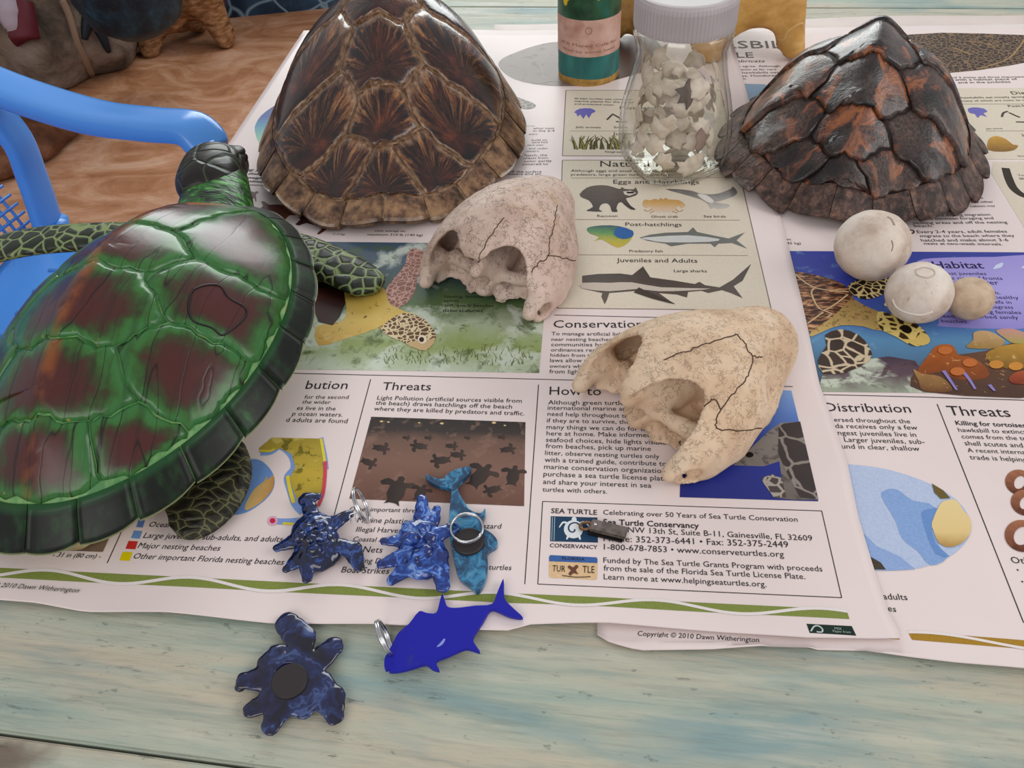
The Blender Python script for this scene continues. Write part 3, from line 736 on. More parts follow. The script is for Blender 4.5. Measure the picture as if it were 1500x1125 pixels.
# --- habitat picture with a swimming turtle
hp = poly('habitat_picture', [(335, 357), (430, 358), (806, 362), (790, 551), (480, 546), (205, 542)],
    grad('habitat', [(0.0, 'b9c4ae'), (0.18, '8a9a5a'), (0.34, 'a9b79a'), (0.5, '54693f'), (0.62, '4a5f52'), (0.8, '46596a'), (1.0, '3f5468')], 1, 0.35, 25,
         [('c9d2c4', 30, 0.52, 0.62, 0.8), ('4f6030', 55, 0.56, 0.66, 0.85), ('2f4a22', 160, 0.6, 0.68, 0.6)]), PL, ZL, 1)
poly('painted_flipper', [(600, 340), (640, 280), (690, 220), (705, 160), (740, 143), (775, 160), (780, 200), (750, 260), (735, 330), (700, 380), (640, 410), (605, 390)], scales('flipper_pink', '7b4a3c', 'c49c90', 230, 0.1, '99695a'), hp, ZL, 2, z7, 3)
poly('painted_plastron', [(430, 308), (500, 312), (590, 305), (615, 350), (628, 385), (700, 420), (745, 440), (690, 535), (590, 490), (520, 510), (420, 540), (320, 565), (310, 480), (420, 460), (440, 400)],
     grad('plastron', [(0.0, 'c59a44'), (0.4, 'd0b25a'), (1.0, 'b99a44')], 1, 0.5, 80, [('4a2c14', 190, 0.62, 0.68, 0.9), ('e0cf8a', 60, 0.55, 0.7, 0.5)]), hp, ZL, 2, z7, 2)
poly('painted_shell', [(265, 318), (425, 306), (436, 380), (412, 440), (380, 478), (320, 462), (290, 380)], grad('redshell', [(0, '5c2a1a'), (0.5, '3a1710'), (1, '2a120e')], 0, 0.5, 60), hp, ZL, 3, z7)
poly('painted_shell_rim', [(262, 293), (425, 288), (432, 308), (264, 322)], ink('17110f'), hp, ZL, 4, z7)
poly('painted_rear_shell', [(185, 195), (300, 215), (400, 290), (430, 306), (425, 292), (262, 296), (220, 260)], grad('tanrear', [(0, '8f7a58'), (1, 'b09a74')], 0, 0.4, 60), hp, ZL, 3, z7)
poly('painted_head', [(590, 490), (640, 445), (690, 425), (760, 440), (805, 480), (826, 520), (815, 560), (780, 588), (740, 578), (680, 548), (620, 522)],
     scales('head_scales', '4c2f1a', 'd6c49a', 260, 0.14, '6b4526'), hp, ZL, 3, z7, 3)
poly('painted_beak', [(700, 560), (740, 545), (800, 540), (822, 530), (815, 560), (780, 588), (740, 578)], ink('c2a87c'), hp, ZL, 4, z7, 2)
poly('painted_eye', ring_pts(768, 540, 20, 19, 16), ink('e3d6bd'), hp, ZL, 5, z7)
poly('painted_pupil', ring_pts(765, 541, 11, 11, 12), ink('3a241a'), hp, ZL, 6, z7)
rr = random.Random(3); bl = []
for k in range(90):
    x, y = rr.uniform(600, 1230), rr.uniform(585, 655); bl.append([(x, y), (x + rr.uniform(-6, 6), y - 8), (x + rr.uniform(-14, 14), y - rr.uniform(16, 30))])
strokes('painted_seagrass', bl, [1.0, 0.9, 0.4], ink('5a6b2a'), hp, ZL, 2, z7, 2)
text('caption', [('Nesting: females', 862, 358, 1030, 358), ('select', 862, 376, 925, 376), ('soft, sandy beaches', 862, 396, 1075, 398), ('natural dunes.', 857, 419, 1035, 421)], hp, ZL, z7, 0.01, 0, ink('22241e'), 3)
# --- night photograph of hatchlings
nt = poly('hatchling_picture', [(545, 615), (770, 623), (768, 746), (513, 735)], grad('night', [(0.0, '6b4a3e'), (0.45, '7d5d50'), (0.72, '6e5347'), (0.84, '3b322e'), (1.0, '2f2927')], 1, 0.12, 40, [('8d6c5e', 120, 0.55, 0.65, 0.5)]), PL, ZL, 1)
hk = grad('hatchling', [(0, '2a221f'), (1, '463832')], 0, 0.4, 200)
def hatchling(x, y, s, a, L=2):
    c, d = math.cos(a), math.sin(a)
    f = lambda u, v: (x + s * (u * c - v * d), y + s * (u * d + v * c) * 0.75)
    pts = [f(*q) for q in ((1.25, 0.05), (1.1, 0.22), (0.85, 0.2), (0.75, 0.35), (0.9, 0.85), (0.6, 1.1), (0.45, 0.9), (0.4, 0.5), (-0.3, 0.55), (-0.8, 0.35), (-1.15, 0.5), (-1.0, 0.2), (-1.0, -0.2), (-1.15, -0.5), (-0.8, -0.35), (-0.3, -0.55), (0.4, -0.5), (0.3, -0.95), (0.55, -1.15), (0.9, -0.75), (0.75, -0.3), (0.9, -0.2), (1.15, -0.18))]
    poly('hatchling_print', pts, hk, nt, ZL, L, None, 2)
for x, y, s, a in ((559, 661, 11, 0.2), (615, 658, 11, 3.3), (662, 658, 8, 0.1), (647, 679, 13, 3.0), (671, 671, 10, 0.1), (744, 663, 10, -0.2), (541, 682, 11, 0.5), (596, 646, 5, 0.2), (628, 646, 5, 0.1), (685, 646, 4, 0.3), (735, 645, 5, 0.0),
                   (582, 724, 24, -1.3), (617, 727, 14, -1.2), (704, 702, 22, -1.0), (752, 702, 17, -1.4), (722, 722, 12, 2.8)): hatchling(x, y, s, a)
for x, y, r_ in ((560, 622, 1.6), (570, 623, 1.3), (615, 624, 1.2), (648, 625, 1.8), (724, 624, 2.0), (740, 628, 1.2)): poly('town_light', ring_pts(x, y, r_ * 1.6, r_ * 0.8, 10), ink('d8c08a'), nt, ZL, 2)
# --- maps on the left poster
mp = poly('ocean_map', [(1060, 620), (1090, 585), (1140, 555), (1200, 560), (1250, 610), (1262, 670), (1230, 730), (1150, 790), (1080, 808), (1020, 800), (1000, 700)], ink('6f95cc'), PL, ZL, 1, zd, 4)
poly('land_patch', [(1257, 625), (1230, 650), (1225, 625), (1215, 655), (1170, 690), (1130, 760), (1135, 788), (1200, 752), (1248, 700), (1260, 665)], grad('land1', [(0, 'd6b878'), (1, 'b88a4c')], 0, 0.6, 120), mp, ZL, 2, zd, 2)
fl = poly('florida_map', [(1190, 505), (1250, 455), (1470, 460), (1482, 560), (1488, 640), (1478, 700), (1440, 765), (1395, 790), (1365, 740), (1345, 690), (1332, 640), (1357, 590), (1340, 530), (1290, 505), (1230, 522)],
    grad('florida', [(0, 'a08a2c'), (0.5, 'bda43c'), (1, 'a3913a')], 1, 0.5, 90, [('5f5a22', 120, 0.56, 0.62, 0.8), ('d8c36a', 70, 0.55, 0.65, 0.6)]), PL, ZL, 2, zd)
stroke('coast_band', [(1200, 525), (1245, 522), (1290, 498), (1338, 535), (1350, 590), (1320, 635), (1335, 700), (1355, 760), (1390, 800)], 9, ink('7c9bd2'), fl, ZL, 1, zd)
stroke('coast_band', [(1195, 516), (1240, 518), (1262, 508)], 4, ink('d3c23c'), fl, ZL, 3, zd)
stroke('coast_band', [(1322, 630), (1332, 690), (1350, 755)], 5, ink('d8c63a'), fl, ZL, 3, zd)
stroke('coast_band', [(1474, 455), (1492, 540), (1500, 600)], 6, ink('8fa0d6'), fl, ZL, 1, zd)
stroke('coast_band', [(1474, 460), (1486, 530), (1494, 590)], 4, ink('d9cf45'), fl, ZL, 3, zd)
stroke('coast_band', [(1494, 565), (1492, 640), (1483, 715), (1462, 770)], 5, ink('cc4a58'), fl, ZL, 4, zd)
stroke('key_islands', [(1272, 838), (1330, 838), (1400, 828), (1440, 800)], 10, ink('7c9bd2'), fl, ZL, 1, zd)
stroke('key_islands', [(1300, 848), (1360, 850), (1420, 842)], 4, ink('d8c63a'), fl, ZL, 3, zd)
poly('key_mark', ring_pts(1254, 836, 24, 22, 16), ink('d8a8bd'), fl, ZL, 2, zd); poly('key_mark', ring_pts(1254, 836, 13, 12, 14), ink('c22a4a'), fl, ZL, 3, zd)
poly('beach_picture', [(245, 960), (520, 890), (480, 978), (240, 968)], grad('beachpic', [(0, '4a3a30'), (1, '7d6a55')], 0, 0.6, 120), PL, ZL, 1, zd)
# --- blue picture with a grey turtle, partly under the front skull
bp = poly('turtle_picture', [(1000, 570), (1158, 577), (1197, 739), (995, 733)], grad('bluewater', [(0.0, '28307c'), (0.45, '2b3690'), (0.75, '5e7fc2'), (1.0, '86a8dc')], 1, 0.06, 30), PL, ZL, 1)
poly('painted_turtle', [(1080, 760), (1180, 665), (1235, 628), (1332, 622), (1422, 1012), (1290, 1012), (1200, 1000), (1150, 930), (1138, 905), (1190, 885), (1240, 905), (1228, 820), (1150, 845), (1000, 840)],
     grad('greyturtle', [(0, '6b625c'), (1, '8d857f')], 1, 0.5, 60, [('3a3330', 150, 0.55, 0.62, 0.6)]), bp, ZL, 2, z8)
poly('painted_shell', [(1225, 650), (1250, 632), (1332, 622), (1422, 1012), (1330, 1000), (1262, 870), (1222, 780)], scales('greyshell', '332c2a', '8d847c', 62, 0.06, '4a413d'), bp, ZL, 3, z8)
poly('painted_foot', [(1138, 905), (1190, 885), (1240, 905), (1262, 1000), (1200, 1000), (1150, 930)], scales('greyfoot', '4d4440', 'a89e94', 190, 0.16), bp, ZL, 3, z8)
poly('painted_eye', ring_pts(1080, 788, 20, 14, 14), ink('1d1715'), bp, ZL, 3, z8)
poly('nest_picture', [(1010, 473), (1136, 477), (1153, 556), (1008, 552)], grad('nestpic', [(0, '6b5a48'), (1, '43342c')], 1, 0.5, 60), PL, ZL, 1)
# --- predator panels
zn = fr(810, 110, 3.04)
beige = ink('d6ccba')
pa = poly('panel', [(58, 80), (745, 80), (808, 375), (42, 372)], beige, PL, ZL, 1, zn)
pb = poly('panel', [(42, 392), (815, 392), (970, 1062), (20, 1052)], beige, PL, ZL, 1, zn)
LN = ink('6b655c')
strokes('panel_border', [[(58, 80), (745, 80)], [(745, 80), (808, 375)], [(808, 375), (42, 372)], [(42, 372), (58, 80)]], 1.0, LN, pa, ZL, 2, zn, 2)
strokes('panel_border', [[(42, 392), (815, 392)], [(815, 392), (970, 1062)], [(970, 1062), (20, 1052)], [(20, 1052), (42, 392)]], 1.1, LN, pb, ZL, 2, zn, 2)
each_stroke('rule', [[(80, 472), (800, 470)], [(60, 657), (830, 660)], [(60, 814), (865, 818)]], 0.8, LN, pb, ZL, 2, zn, 2)
each_stroke('rule', [[(75, 262), (720, 262)]], 0.7, LN, pa, ZL, 2, zn, 2)
texts('panel_text', [('Green turtles use common', 95, 120, 350, 125), ('marine plants for the cover', 95, 132, 360, 138), ('and protected water.', 95, 144, 275, 149), ('Jelly animals', 100, 248, 212, 250), ('Snails', 270, 250, 330, 250), ('Seagrasses', 230, 358, 330, 360)], pa, ZL, zn, 0.006, 0, None, 3)
text('panel_heading', [('Post-hatchlings', 297, 165, 540, 165), ('Juveniles and Adults', 265, 280, 590, 281)], pa, ZL, zn, 0.01, 0, None, 3)
text('panel_heading', [('Natural Predators', 210, 421, 750, 421)], pb, ZL, zn, 0.012, 0, None, 3)
text('panel_heading', [('Eggs and Hatchlings', 268, 497, 650, 499), ('Post-hatchlings', 322, 686, 572, 688), ('Juveniles and Adults', 283, 847, 642, 850)], pb, ZL, zn, 0.012, 0, None, 3)
texts('panel_text', [('Although eggs and small turtles have many', 80, 444, 560, 446), ('predators, large green turtles have few', 80, 461, 520, 463), ('Raccoon', 197, 646, 287, 646), ('Ghost crab', 437, 649, 555, 649), ('Sea birds', 670, 648, 768, 649), ('Predatory fish', 340, 803, 488, 804), ('Large sharks', 538, 892, 684, 893)], pb, ZL, zn, 0.006, 0, None, 3)
poly('jelly_print', [(95, 178), (118, 163), (168, 161), (190, 175), (172, 184), (160, 205), (148, 188), (135, 208), (122, 188), (110, 198), (105, 184)], ink('6d6ab4'), pa, ZL, 2, zn, 2)
strokes('snail_print', [[(262, 185), (290, 200), (305, 212)], [(240, 212), (262, 190)], [(280, 220), (330, 222)]], 3, ink('4a443c'), pa, ZL, 2, zn)
rr = random.Random(5); bl = []
for k in range(46):
    x = rr.uniform(95, 345); y = 342 + rr.uniform(-3, 3); dx = rr.uniform(-38, 38); hgt = rr.uniform(25, 62)
    bl.append([(x, y), (x + dx * 0.3, y - hgt * 0.6), (x + dx, y - hgt)])
strokes('seagrass_print', bl, [2.4, 2.0, 0.6], ink('4e4a26'), pa, ZL, 2, zn, 3)
bl = bl[::5]; strokes('seagrass_print', [[(a + 6, b) for a, b in q_] for q_ in bl], [2.2, 1.8, 0.6], ink('8a8238'), pa, ZL, 3, zn, 3)
rc = poly('raccoon_print', [(118, 545), (150, 515), (190, 505), (240, 505), (285, 518), (300, 520), (306, 511), (318, 520), (358, 522), (366, 513), (378, 535), (368, 550), (335, 560), (325, 565), (345, 595), (368, 612), (345, 612), (315, 590), (305, 580), (290, 585), (282, 608), (288, 622), (262, 622), (255, 600), (240, 585), (215, 590), (205, 612), (220, 622), (160, 620), (150, 615), (178, 600), (160, 572), (135, 562)],
     grad('raccoon', [(0, '2b2220'), (1, '5a4a42')], 1, 0.5, 260), pb, ZL, 2, zn, 2)
poly('raccoon_mask', [(312, 532), (345, 529), (372, 540), (340, 552), (318, 546)], ink('cfc6b8'), pb, ZL, 3, zn); poly('raccoon_mask', [(326, 534), (356, 534), (362, 541), (330, 542)], ink('241c1a'), pb, ZL, 4, zn)
poly('crab_print', [(398, 580), (410, 568), (430, 572), (452, 565), (470, 569), (478, 560), (490, 568), (500, 560), (512, 567), (540, 569), (562, 572), (578, 582), (588, 595), (570, 608), (560, 598), (548, 602), (545, 615), (520, 623), (460, 623), (440, 612), (430, 600), (415, 606), (400, 596)], grad('crab', [(0, 'd8c2b0'), (0.6, 'c9a266'), (1, 'b98c4a')], 1, 0.4, 220), pb, ZL, 2, zn, 2)
strokes('crab_leg', [[(440, 610), (420, 620), (405, 612)], [(545, 610), (560, 622), (578, 614)], [(450, 618), (430, 628)], [(530, 620), (552, 628)]], 1.6, ink('b08a50'), pb, ZL, 2, zn)
poly('bird_print', [(500, 522), (560, 522), (620, 530), (648, 540), (690, 545), (740, 540), (790, 520), (800, 511), (819, 535), (800, 555), (740, 575), (715, 580), (780, 590), (778, 602), (735, 610), (715, 603), (700, 610), (690, 590), (665, 572), (640, 562), (580, 545)], grad('gull', [(0, 'b9b4ae'), (0.5, '8a8682'), (1, '5c5956')], 1, 0.5, 200), pb, ZL, 2, zn, 2)
poly('bird_breast', [(640, 545), (680, 548), (715, 575), (700, 585), (668, 570)], ink('d8d3cc'), pb, ZL, 3, zn, 2)
poly('mahi_fish_print', [(150, 702), (165, 690), (220, 683), (290, 686), (355, 708), (350, 740), (325, 768), (290, 782), (255, 768), (215, 745), (180, 755), (205, 735), (165, 720)], grad('mahi', [(0, 'c2a82e'), (0.35, 'a8a43a'), (0.65, '4f8a4a'), (1, '274a5a')], 1, 0.35, 160), pb, ZL, 2, zn, 2)
poly('mahi_blue', [(290, 690), (355, 708), (350, 735), (310, 745), (270, 725)], ink('2f5f9e'), pb, ZL, 3, zn, 2)
poly('barracuda_print', [(385, 738), (430, 725), (500, 716), (600, 713), (622, 692), (640, 713), (720, 730), (780, 742), (852, 715), (815, 750), (862, 787), (795, 762), (735, 765), (718, 781), (700, 765), (600, 765), (525, 777), (500, 765), (420, 752)], ink('6f706c'), pb, ZL, 2, zn)
poly('barracuda_belly', [(392, 741), (450, 735), (600, 728), (740, 745), (690, 758), (500, 760), (430, 750)], ink('c9cac6'), pb, ZL, 3, zn, 2)
poly('shark_print', [(130, 908), (200, 900), (300, 898), (352, 905), (400, 866), (432, 915), (540, 930), (630, 945), (650, 935), (675, 950), (740, 960), (800, 925), (880, 855), (842, 930), (802, 955), (842, 1008), (790, 985), (750, 972), (690, 985), (660, 975), (600, 980), (595, 1005), (550, 992), (470, 985), (540, 1035), (450, 1005), (370, 975), (250, 985), (240, 1015), (230, 1035), (215, 1000), (220, 985), (130, 965)], grad('shark', [(0, '5a4c44'), (1, '3f3530')], 1, 0.4, 120), pb, ZL, 2, zn)
poly('shark_belly', [(130, 940), (250, 940), (350, 938), (480, 960), (700, 966), (600, 975), (470, 978), (370, 968), (250, 978), (130, 965)], ink('c4b9ac'), pb, ZL, 3, zn, 2)
stroke('shark_fin', [(370, 972), (450, 1003), (540, 1034)], [14, 10, 1], ink('463b35'), pb, ZL, 4, zn)
# --- far half of the left poster
zg, zt = fr(640, 30, 4.89), fr(330, 60, 4.167)
tp = poly('turtle_illustration', [(440, 335), (470, 290), (560, 250), (650, 215), (760, 185), (870, 170), (1290, 130), (1560, 150), (1640, 300), (1500, 380), (1280, 445), (1150, 480), (890, 490), (700, 475), (560, 440), (480, 390)], grad('leadturtle', [(0, '8f8078'), (0.5, '7d6d68'), (1, '54423a')], 0, 0.3, 30, [('4a352c', 90, 0.55, 0.65, 0.5)]), PL, ZL, 1, zg, 2)
poly('painted_flipper', [(380, 370), (440, 420), (500, 480), (560, 560), (690, 610), (706, 640), (640, 655), (560, 630), (480, 560), (400, 470)], scales('leadflipper', '6f675c', 'a69e92', 150, 0.12), tp, ZL, 2, zg, 2)
poly('painted_shell', [(1290, 140), (1560, 150), (1640, 300), (1500, 380), (1285, 440), (1270, 300)], grad('leadshell', [(0, '4a352c'), (1, '6b5145')], 0, 0.7, 60), tp, ZL, 2, zg)
stroke('plate_line', [(715, 320), (745, 360), (770, 440)], 1.5, ink('c4bcae'), tp, ZL, 2, zg); stroke('plate_line', [(700, 468), (800, 455), (880, 450)], 2, ink('c9c4c0'), tp, ZL, 2, zg)
text('text_block', [('and not', 640, 778, 700, 778), ('when most', 690, 798, 842, 797), ('in the 2-4', 690, 817, 842, 816), ('years', 660, 838, 720, 838), ('build on', 680, 882, 788, 881), ('sand bed', 680, 898, 792, 897), ('each year.', 650, 917, 770, 917), ('and under', 660, 943, 796, 941), ('waters.', 640, 962, 735, 961), ('hatch, the', 630, 993, 790, 991), ('oldest from', 620, 1013, 795, 1011), ('color partly', 625, 1036, 822, 1033), ('covered to', 612, 1057, 796, 1055), ('off the surface', 515, 1112, 750, 1110), ('waters and on', 500, 1128, 745, 1127)], PL, ZL, zg, 0.0)
poly('picture_oval', ring_pts(590, 100, 105, 62), grad('oval1', [(0, '8a8a72'), (1, '9aa35a')], 1, 0.3, 60), PL, ZL, 1, zt)
text('text_block', [('Eastern', 430, 195, 500, 196), ('growing', 420, 213, 495, 214), ('after hat', 410, 230, 488, 231), ('turtles', 398, 248, 470, 249), ('until', 388, 266, 450, 267)], PL, ZL, zt, 0.0)
poly('picture_oval', [(185, 565), (192, 520), (225, 470), (290, 420), (350, 393), (430, 378), (520, 400), (560, 470), (520, 560), (400, 640), (280, 680), (215, 650)], grad('oval2', [(0, 'cfd0a8'), (0.2, '8fc0a4'), (0.45, '4f92ac'), (0.65, '36549a'), (1, '24265e')], 1, 0.06, 30), PL, ZL, 1, zt, 2)
stroke('oval_detail', [(342, 437), (360, 433), (378, 436)], 4, ink('d8dde4'), PL, ZL, 2, zt); poly('oval_detail', ring_pts(310, 522, 18, 16, 10), ink('4a4048'), PL, ZL, 2, zt)
text('text_block', [('Nesting: year', 50, 805, 258, 815), ('Adult shell len', 48, 828, 262, 838), ('Adult weight:', 46, 852, 245, 862), ('or maximum', 56, 874, 250, 884)], PL, ZL, zt, 0.03, 0.1)
text('text_block', [('line: Common', 60, 897, 245, 904)], PL, ZL, zt, 0.0, 0.1)
def top_turtle(cx_, cy_, s, a, col):
    c, d = math.cos(a), math.sin(a); f = lambda u, v: (cx_ + s * (u * c - v * d), cy_ + s * (u * d + v * c) * 0.72)
    pts = [f(*q) for q in ((1.6, 0.0), (1.5, 0.16), (1.2, 0.18), (1.0, 0.3), (0.8, 0.7), (0.4, 1.3), (0.25, 1.25), (0.5, 0.7), (0.2, 0.72), (-0.5, 0.6), (-0.85, 0.85), (-1.1, 0.8), (-0.9, 0.4), (-1.15, 0), (-0.9, -0.4), (-1.1, -0.8), (-0.85, -0.85), (-0.5, -0.6), (0.2, -0.72), (0.5, -0.7), (0.25, -1.25), (0.4, -1.3), (0.8, -0.7), (1.0, -0.3), (1.2, -0.18), (1.5, -0.16))]
    poly('turtle_print', pts, grad('tt' + col, [(0, col), (1, '6b3c30')], 0, 0.5, 150), PL, ZL, 1, None, 2)
top_turtle(365, 292, 11, -0.6, '3b302e'); top_turtle(404, 314, 21, 0.15, '54241c'); top_turtle(466, 322, 26, 0.2, '3a1f19')
text('text_block', [('weight of', 325, 57, 385, 58), ('(1-2 kg)', 380, 84, 432, 85), ('adult, average wt.', 560, 70, 695, 72), ('maximum 310 lb (140 kg)', 528, 87, 768, 90)], PL, ZL, z7, 0.0)
# --- right poster
zh, zq, zb, zv = fr(1120, 290, 3.879), fr(1160, 560, 2.679), fr(900, 0, 5.0), fr(1320, 30, 3.41)
BR = ink('3a1d18')
text('title', [('HAWKSBILL', 320, 362, 1336, 362)], PR, ZR, zb, 0.014, 0, BR, 2, 1.0)
text('title', [('TURTLE', 540, 432, 1020, 432)], PR, ZR, zb, 0.014, 0, BR, 2, 1.0)
text('text_block', [('Eretmochelys imbricata', 480, 466, 1100, 466)], PR, ZR, zb, 0.01, 0.25, BR)
text('text_block', [('turtles to agree. Although', 760, 502, 1212, 500), ('in the Atlantic as far rare', 770, 526, 1185, 524), ('Florida, hawksbills nest', 780, 550, 1222, 547), ('the Keys, Honduras', 800, 574, 1188, 570), ('reefs.', 900, 592, 968, 592)], PR, ZR, zb, 0.0, 0, BR)
poly('map_picture', [(880, 620), (1000, 625), (1100, 628), (1180, 690), (1100, 800), (860, 760)], ink('8aa3ba'), PR, ZR, 1, zb)
fp_ = poly('flipper_illustration', [(30, 78), (200, 68), (400, 72), (614, 80), (720, 110), (740, 180), (614, 218), (540, 232), (380, 256), (200, 272), (100, 200)], scales('hawkflipper', '1d1714', '7d6246', 190, 0.12, '33261d'), PR, ZR, 1, zv)
strokes('painted_edge', [[(614, 100), (580, 150), (520, 205), (380, 250)], [(250, 140), (300, 160), (345, 178)], [(330, 112), (400, 118), (470, 140)]], 1.8, ink('a5855c'), fp_, ZR, 2, zv)
text('text_block', [('and 2 states and three important', 240, 296, 614, 292), ('with a habitat piece of', 268, 308, 580, 304), ('and in the juveniles', 285, 322, 545, 318)], PR, ZR, zv, 0.0)
db = poly('panel', [(150, 345), (720, 345), (800, 703), (230, 700)], beige, PR, ZR, 1, zv)
text('panel_heading', [('Diet', 553, 378, 640, 376)], db, ZR, zv, 0.006, 0, None, 3)
texts('panel_text', [('hawksbills eat mostly sponges', 300, 398, 640, 393), ('many of which are toxic to most', 300, 414, 660, 409), ('Jelly animals', 422, 552, 505, 550), ('Sponges', 580, 688, 640, 688)], db, ZR, zv, 0.0, 0, None, 3)
text('panel_heading', [('Post-hatch', 535, 441, 680, 437), ('Juv', 600, 585, 640, 585)], db, ZR, zv, 0.01, 0, None, 3)
each_stroke('rule', [[(290, 425), (740, 425)], [(420, 560), (760, 560)]], 0.7, LN, db, ZR, 2, zv, 2)
poly('jelly_print', [(330, 450), (360, 442), (410, 448), (428, 465), (408, 470), (425, 490), (395, 480), (380, 495), (365, 475), (340, 470)], ink('6d6ab4'), db, ZR, 2, zv, 2)
strokes('snail_print', [[(500, 490), (508, 470), (530, 462)], [(535, 468), (565, 482), (590, 492)], [(570, 515), (620, 516)]], [2.5, 3], ink('4a443c'), db, ZR, 2, zv)
poly('sponge_print', [(430, 610), (445, 592), (475, 585), (520, 600), (555, 628), (582, 632), (562, 656), (500, 664), (430, 655)], grad('sponge', [(0, '7d5a20'), (1, 'c4963c')], 1, 0.6, 150), db, ZR, 2, zv, 2)
pd_ = poly('panel', [(445, 768), (458, 714), (760, 710), (900, 1125), (660, 1125)], beige, PR, ZR, 1, zv)
stroke('eel_print', [(518, 745), (535, 800), (562, 850), (614, 885), (680, 890)], [9, 10, 10, 9, 4], ink('3b332b'), pd_, ZR, 2, zv)
text('panel_text', [('Young', 582, 785, 640, 785), ('blue', 592, 803, 640, 803)], pd_, ZR, zv, 0.01, 0, None, 3)
text('text_block', [('open zone', 300, 900, 408, 898), ('waters and other', 260, 922, 460, 918), ('reef habitats may', 300, 942, 468, 938), ('food during migration', 150, 987, 445, 983), ('and between foraging and', 110, 1005, 460, 1001), ('nesting areas and off the nesting', 60, 1026, 530, 1022), ('beach.', 65, 1041, 160, 1040), ('Every 2-4 years, adult females', 80, 1071, 528, 1068), ('migrate to the beach where they', 95, 1091, 565, 1089), ('hatched and make about 3-6', 100, 1113, 535, 1111)], PR, ZR, zv, 0.004)
text('text_block', [('nests at two-week intervals.', 905, 275, 1350, 279), ('adult, wt.', 40, 249, 155, 250), ('100 lb (45 kg)', 30, 271, 205, 273)], PR, ZR, zh, 0.004)
V, Fc = strip([fp for fp in [(1334 + 4 * math.cos(a), 342 + 2.6 * math.sin(a)) for a in np.linspace(0, 6.3, 12)]], 2.2, ZR, 2, None, 2); mesh_obj('bullet', V, Fc, ink('5a3a30'), PR, smooth=False)
rp_ = poly('reef_picture', [(1060, 369), (1150, 370), (1500, 372), (1640, 374), (1720, 582), (1500, 579), (1204, 575), (1080, 574)], grad('reef', [(0.0, '3d4a4a'), (0.18, '4a6c8a'), (0.34, '5a8cb4'), (0.5, '3f62b0'), (0.7, '3a45a2'), (1.0, '343f98')], 1, 0.1, 30, [('7fb0cc', 70, 0.6, 0.7, 0.4)]), PR, ZR, 1)
lv = poly('caption_panel', [(835, 420), (860, 375), (950, 352), (1300, 345), (1560, 350), (1640, 560), (1600, 740), (1020, 742), (985, 690)], grad('lavender', [(0, '8d84c8'), (0.5, 'a79fdc'), (1, '9a90d2')], 1, 0.2, 20), rp_, ZR, 2, zh, 3)
text('heading', [('Habitat', 960, 409, 1246, 411)], rp_, ZR, zh, 0.02, 0, ink('2c2350'), 3)
text('caption', [('Most juveniles', 1000, 447, 1258, 449), ('live on reef fronts', 1020, 474, 1350, 476), ('and larger', 1080, 501, 1330, 503), ('reefs,', 1260, 556, 1335, 557), ('in healthy', 1260, 583, 1442, 586), ('reefs in', 1270, 610, 1400, 612), ('seagrass', 1268, 637, 1410, 640), ('Nesting females', 1150, 666, 1456, 671), ('need undisturbed sandy', 990, 690, 1440, 699), ('beaches.', 1003, 718, 1157, 723)], rp_, ZR, zh, 0.008, 0, ink('2c2350'), 3)
strokes('painted_fish', [[(1295, 415), (1325, 398), (1348, 380)], [(1455, 410), (1490, 395), (1520, 385)]], [1, 7, 2], ink('c9d2ea'), rp_, ZR, 3, zh)
poly('painted_sand', [(300, 1110), (330, 1000), (480, 960), (560, 930), (700, 910), (850, 935), (900, 1000), (960, 1118)], grad('seabed', [(0, '9aa38f'), (0.5, '5d4a52'), (1, '4a3a48')], 1, 0.8, 45, [('c4ccba', 40, 0.52, 0.6, 0.9), ('4a2a34', 60, 0.58, 0.64, 0.8)]), rp_, ZR, 2, zh)
shl = NT('print_hawkshell'); vv = shl.warp(shl.obj(), 40, 0.012)
cc = shl.ramp(shl.noise(shl.map(vv, (1, 3.2, 1), (0, 0, -0.5)), 130, 3, 0.6), [(0.36, '2a1712'), (0.48, '5a3322'), (0.58, 'a8764e'), (0.7, 'd0a47a')])
poly('painted_shell', [(110, 428), (180, 430), (260, 442), (400, 480), (480, 530), (500, 575), (470, 640), (380, 690), (262, 772), (180, 745), (120, 600)], shl.done(cc, 0.4, 0.35), rp_, ZR, 3, zh, 2)
strokes('painted_seam', [[(160, 435), (280, 520), (475, 545)], [(280, 520), (265, 560), (330, 650), (470, 560)], [(330, 650), (375, 670), (350, 690)], [(240, 725), (330, 660)]], 2.2, ink('c9b08a'), rp_, ZR, 4, zh, 4)
hs1 = scales('hawkskin', '241812', 'd2bd86', 190, 0.13)
poly('painted_neck', [(470, 600), (500, 585), (560, 620), (640, 655), (720, 680), (660, 765), (560, 742), (430, 735), (330, 770), (260, 800), (262, 772), (380, 690)], grad('hawkneck', [(0, 'c4a763'), (1, '9a7a48')], 1, 0.6, 120, [('6b4d2a', 260, 0.55, 0.62, 0.7)]), rp_, ZR, 4, zh, 2)
poly('painted_head', [(640, 660), (740, 680), (860, 730), (920, 790), (935, 830), (890, 852), (830, 850), (740, 800), (650, 750)], scales('hawkhead', '2a1c10', 'd8c274', 150, 0.2, '3d2a14'), rp_, ZR, 5, zh, 3)
poly('painted_beak', [(880, 780), (920, 790), (935, 830), (890, 852), (840, 840), (780, 815), (850, 815)], ink('d0b768'), rp_, ZR, 6, zh, 2)
poly('painted_eye', ring_pts(800, 758, 34, 22, 16, rot=0.4), ink('17100c'), rp_, ZR, 6, zh)
poly('painted_flipper', [(470, 512), (520, 480), (600, 452), (700, 425), (748, 430), (740, 490), (670, 560), (570, 588), (500, 562)], hs1, rp_, ZR, 5, zh, 2)
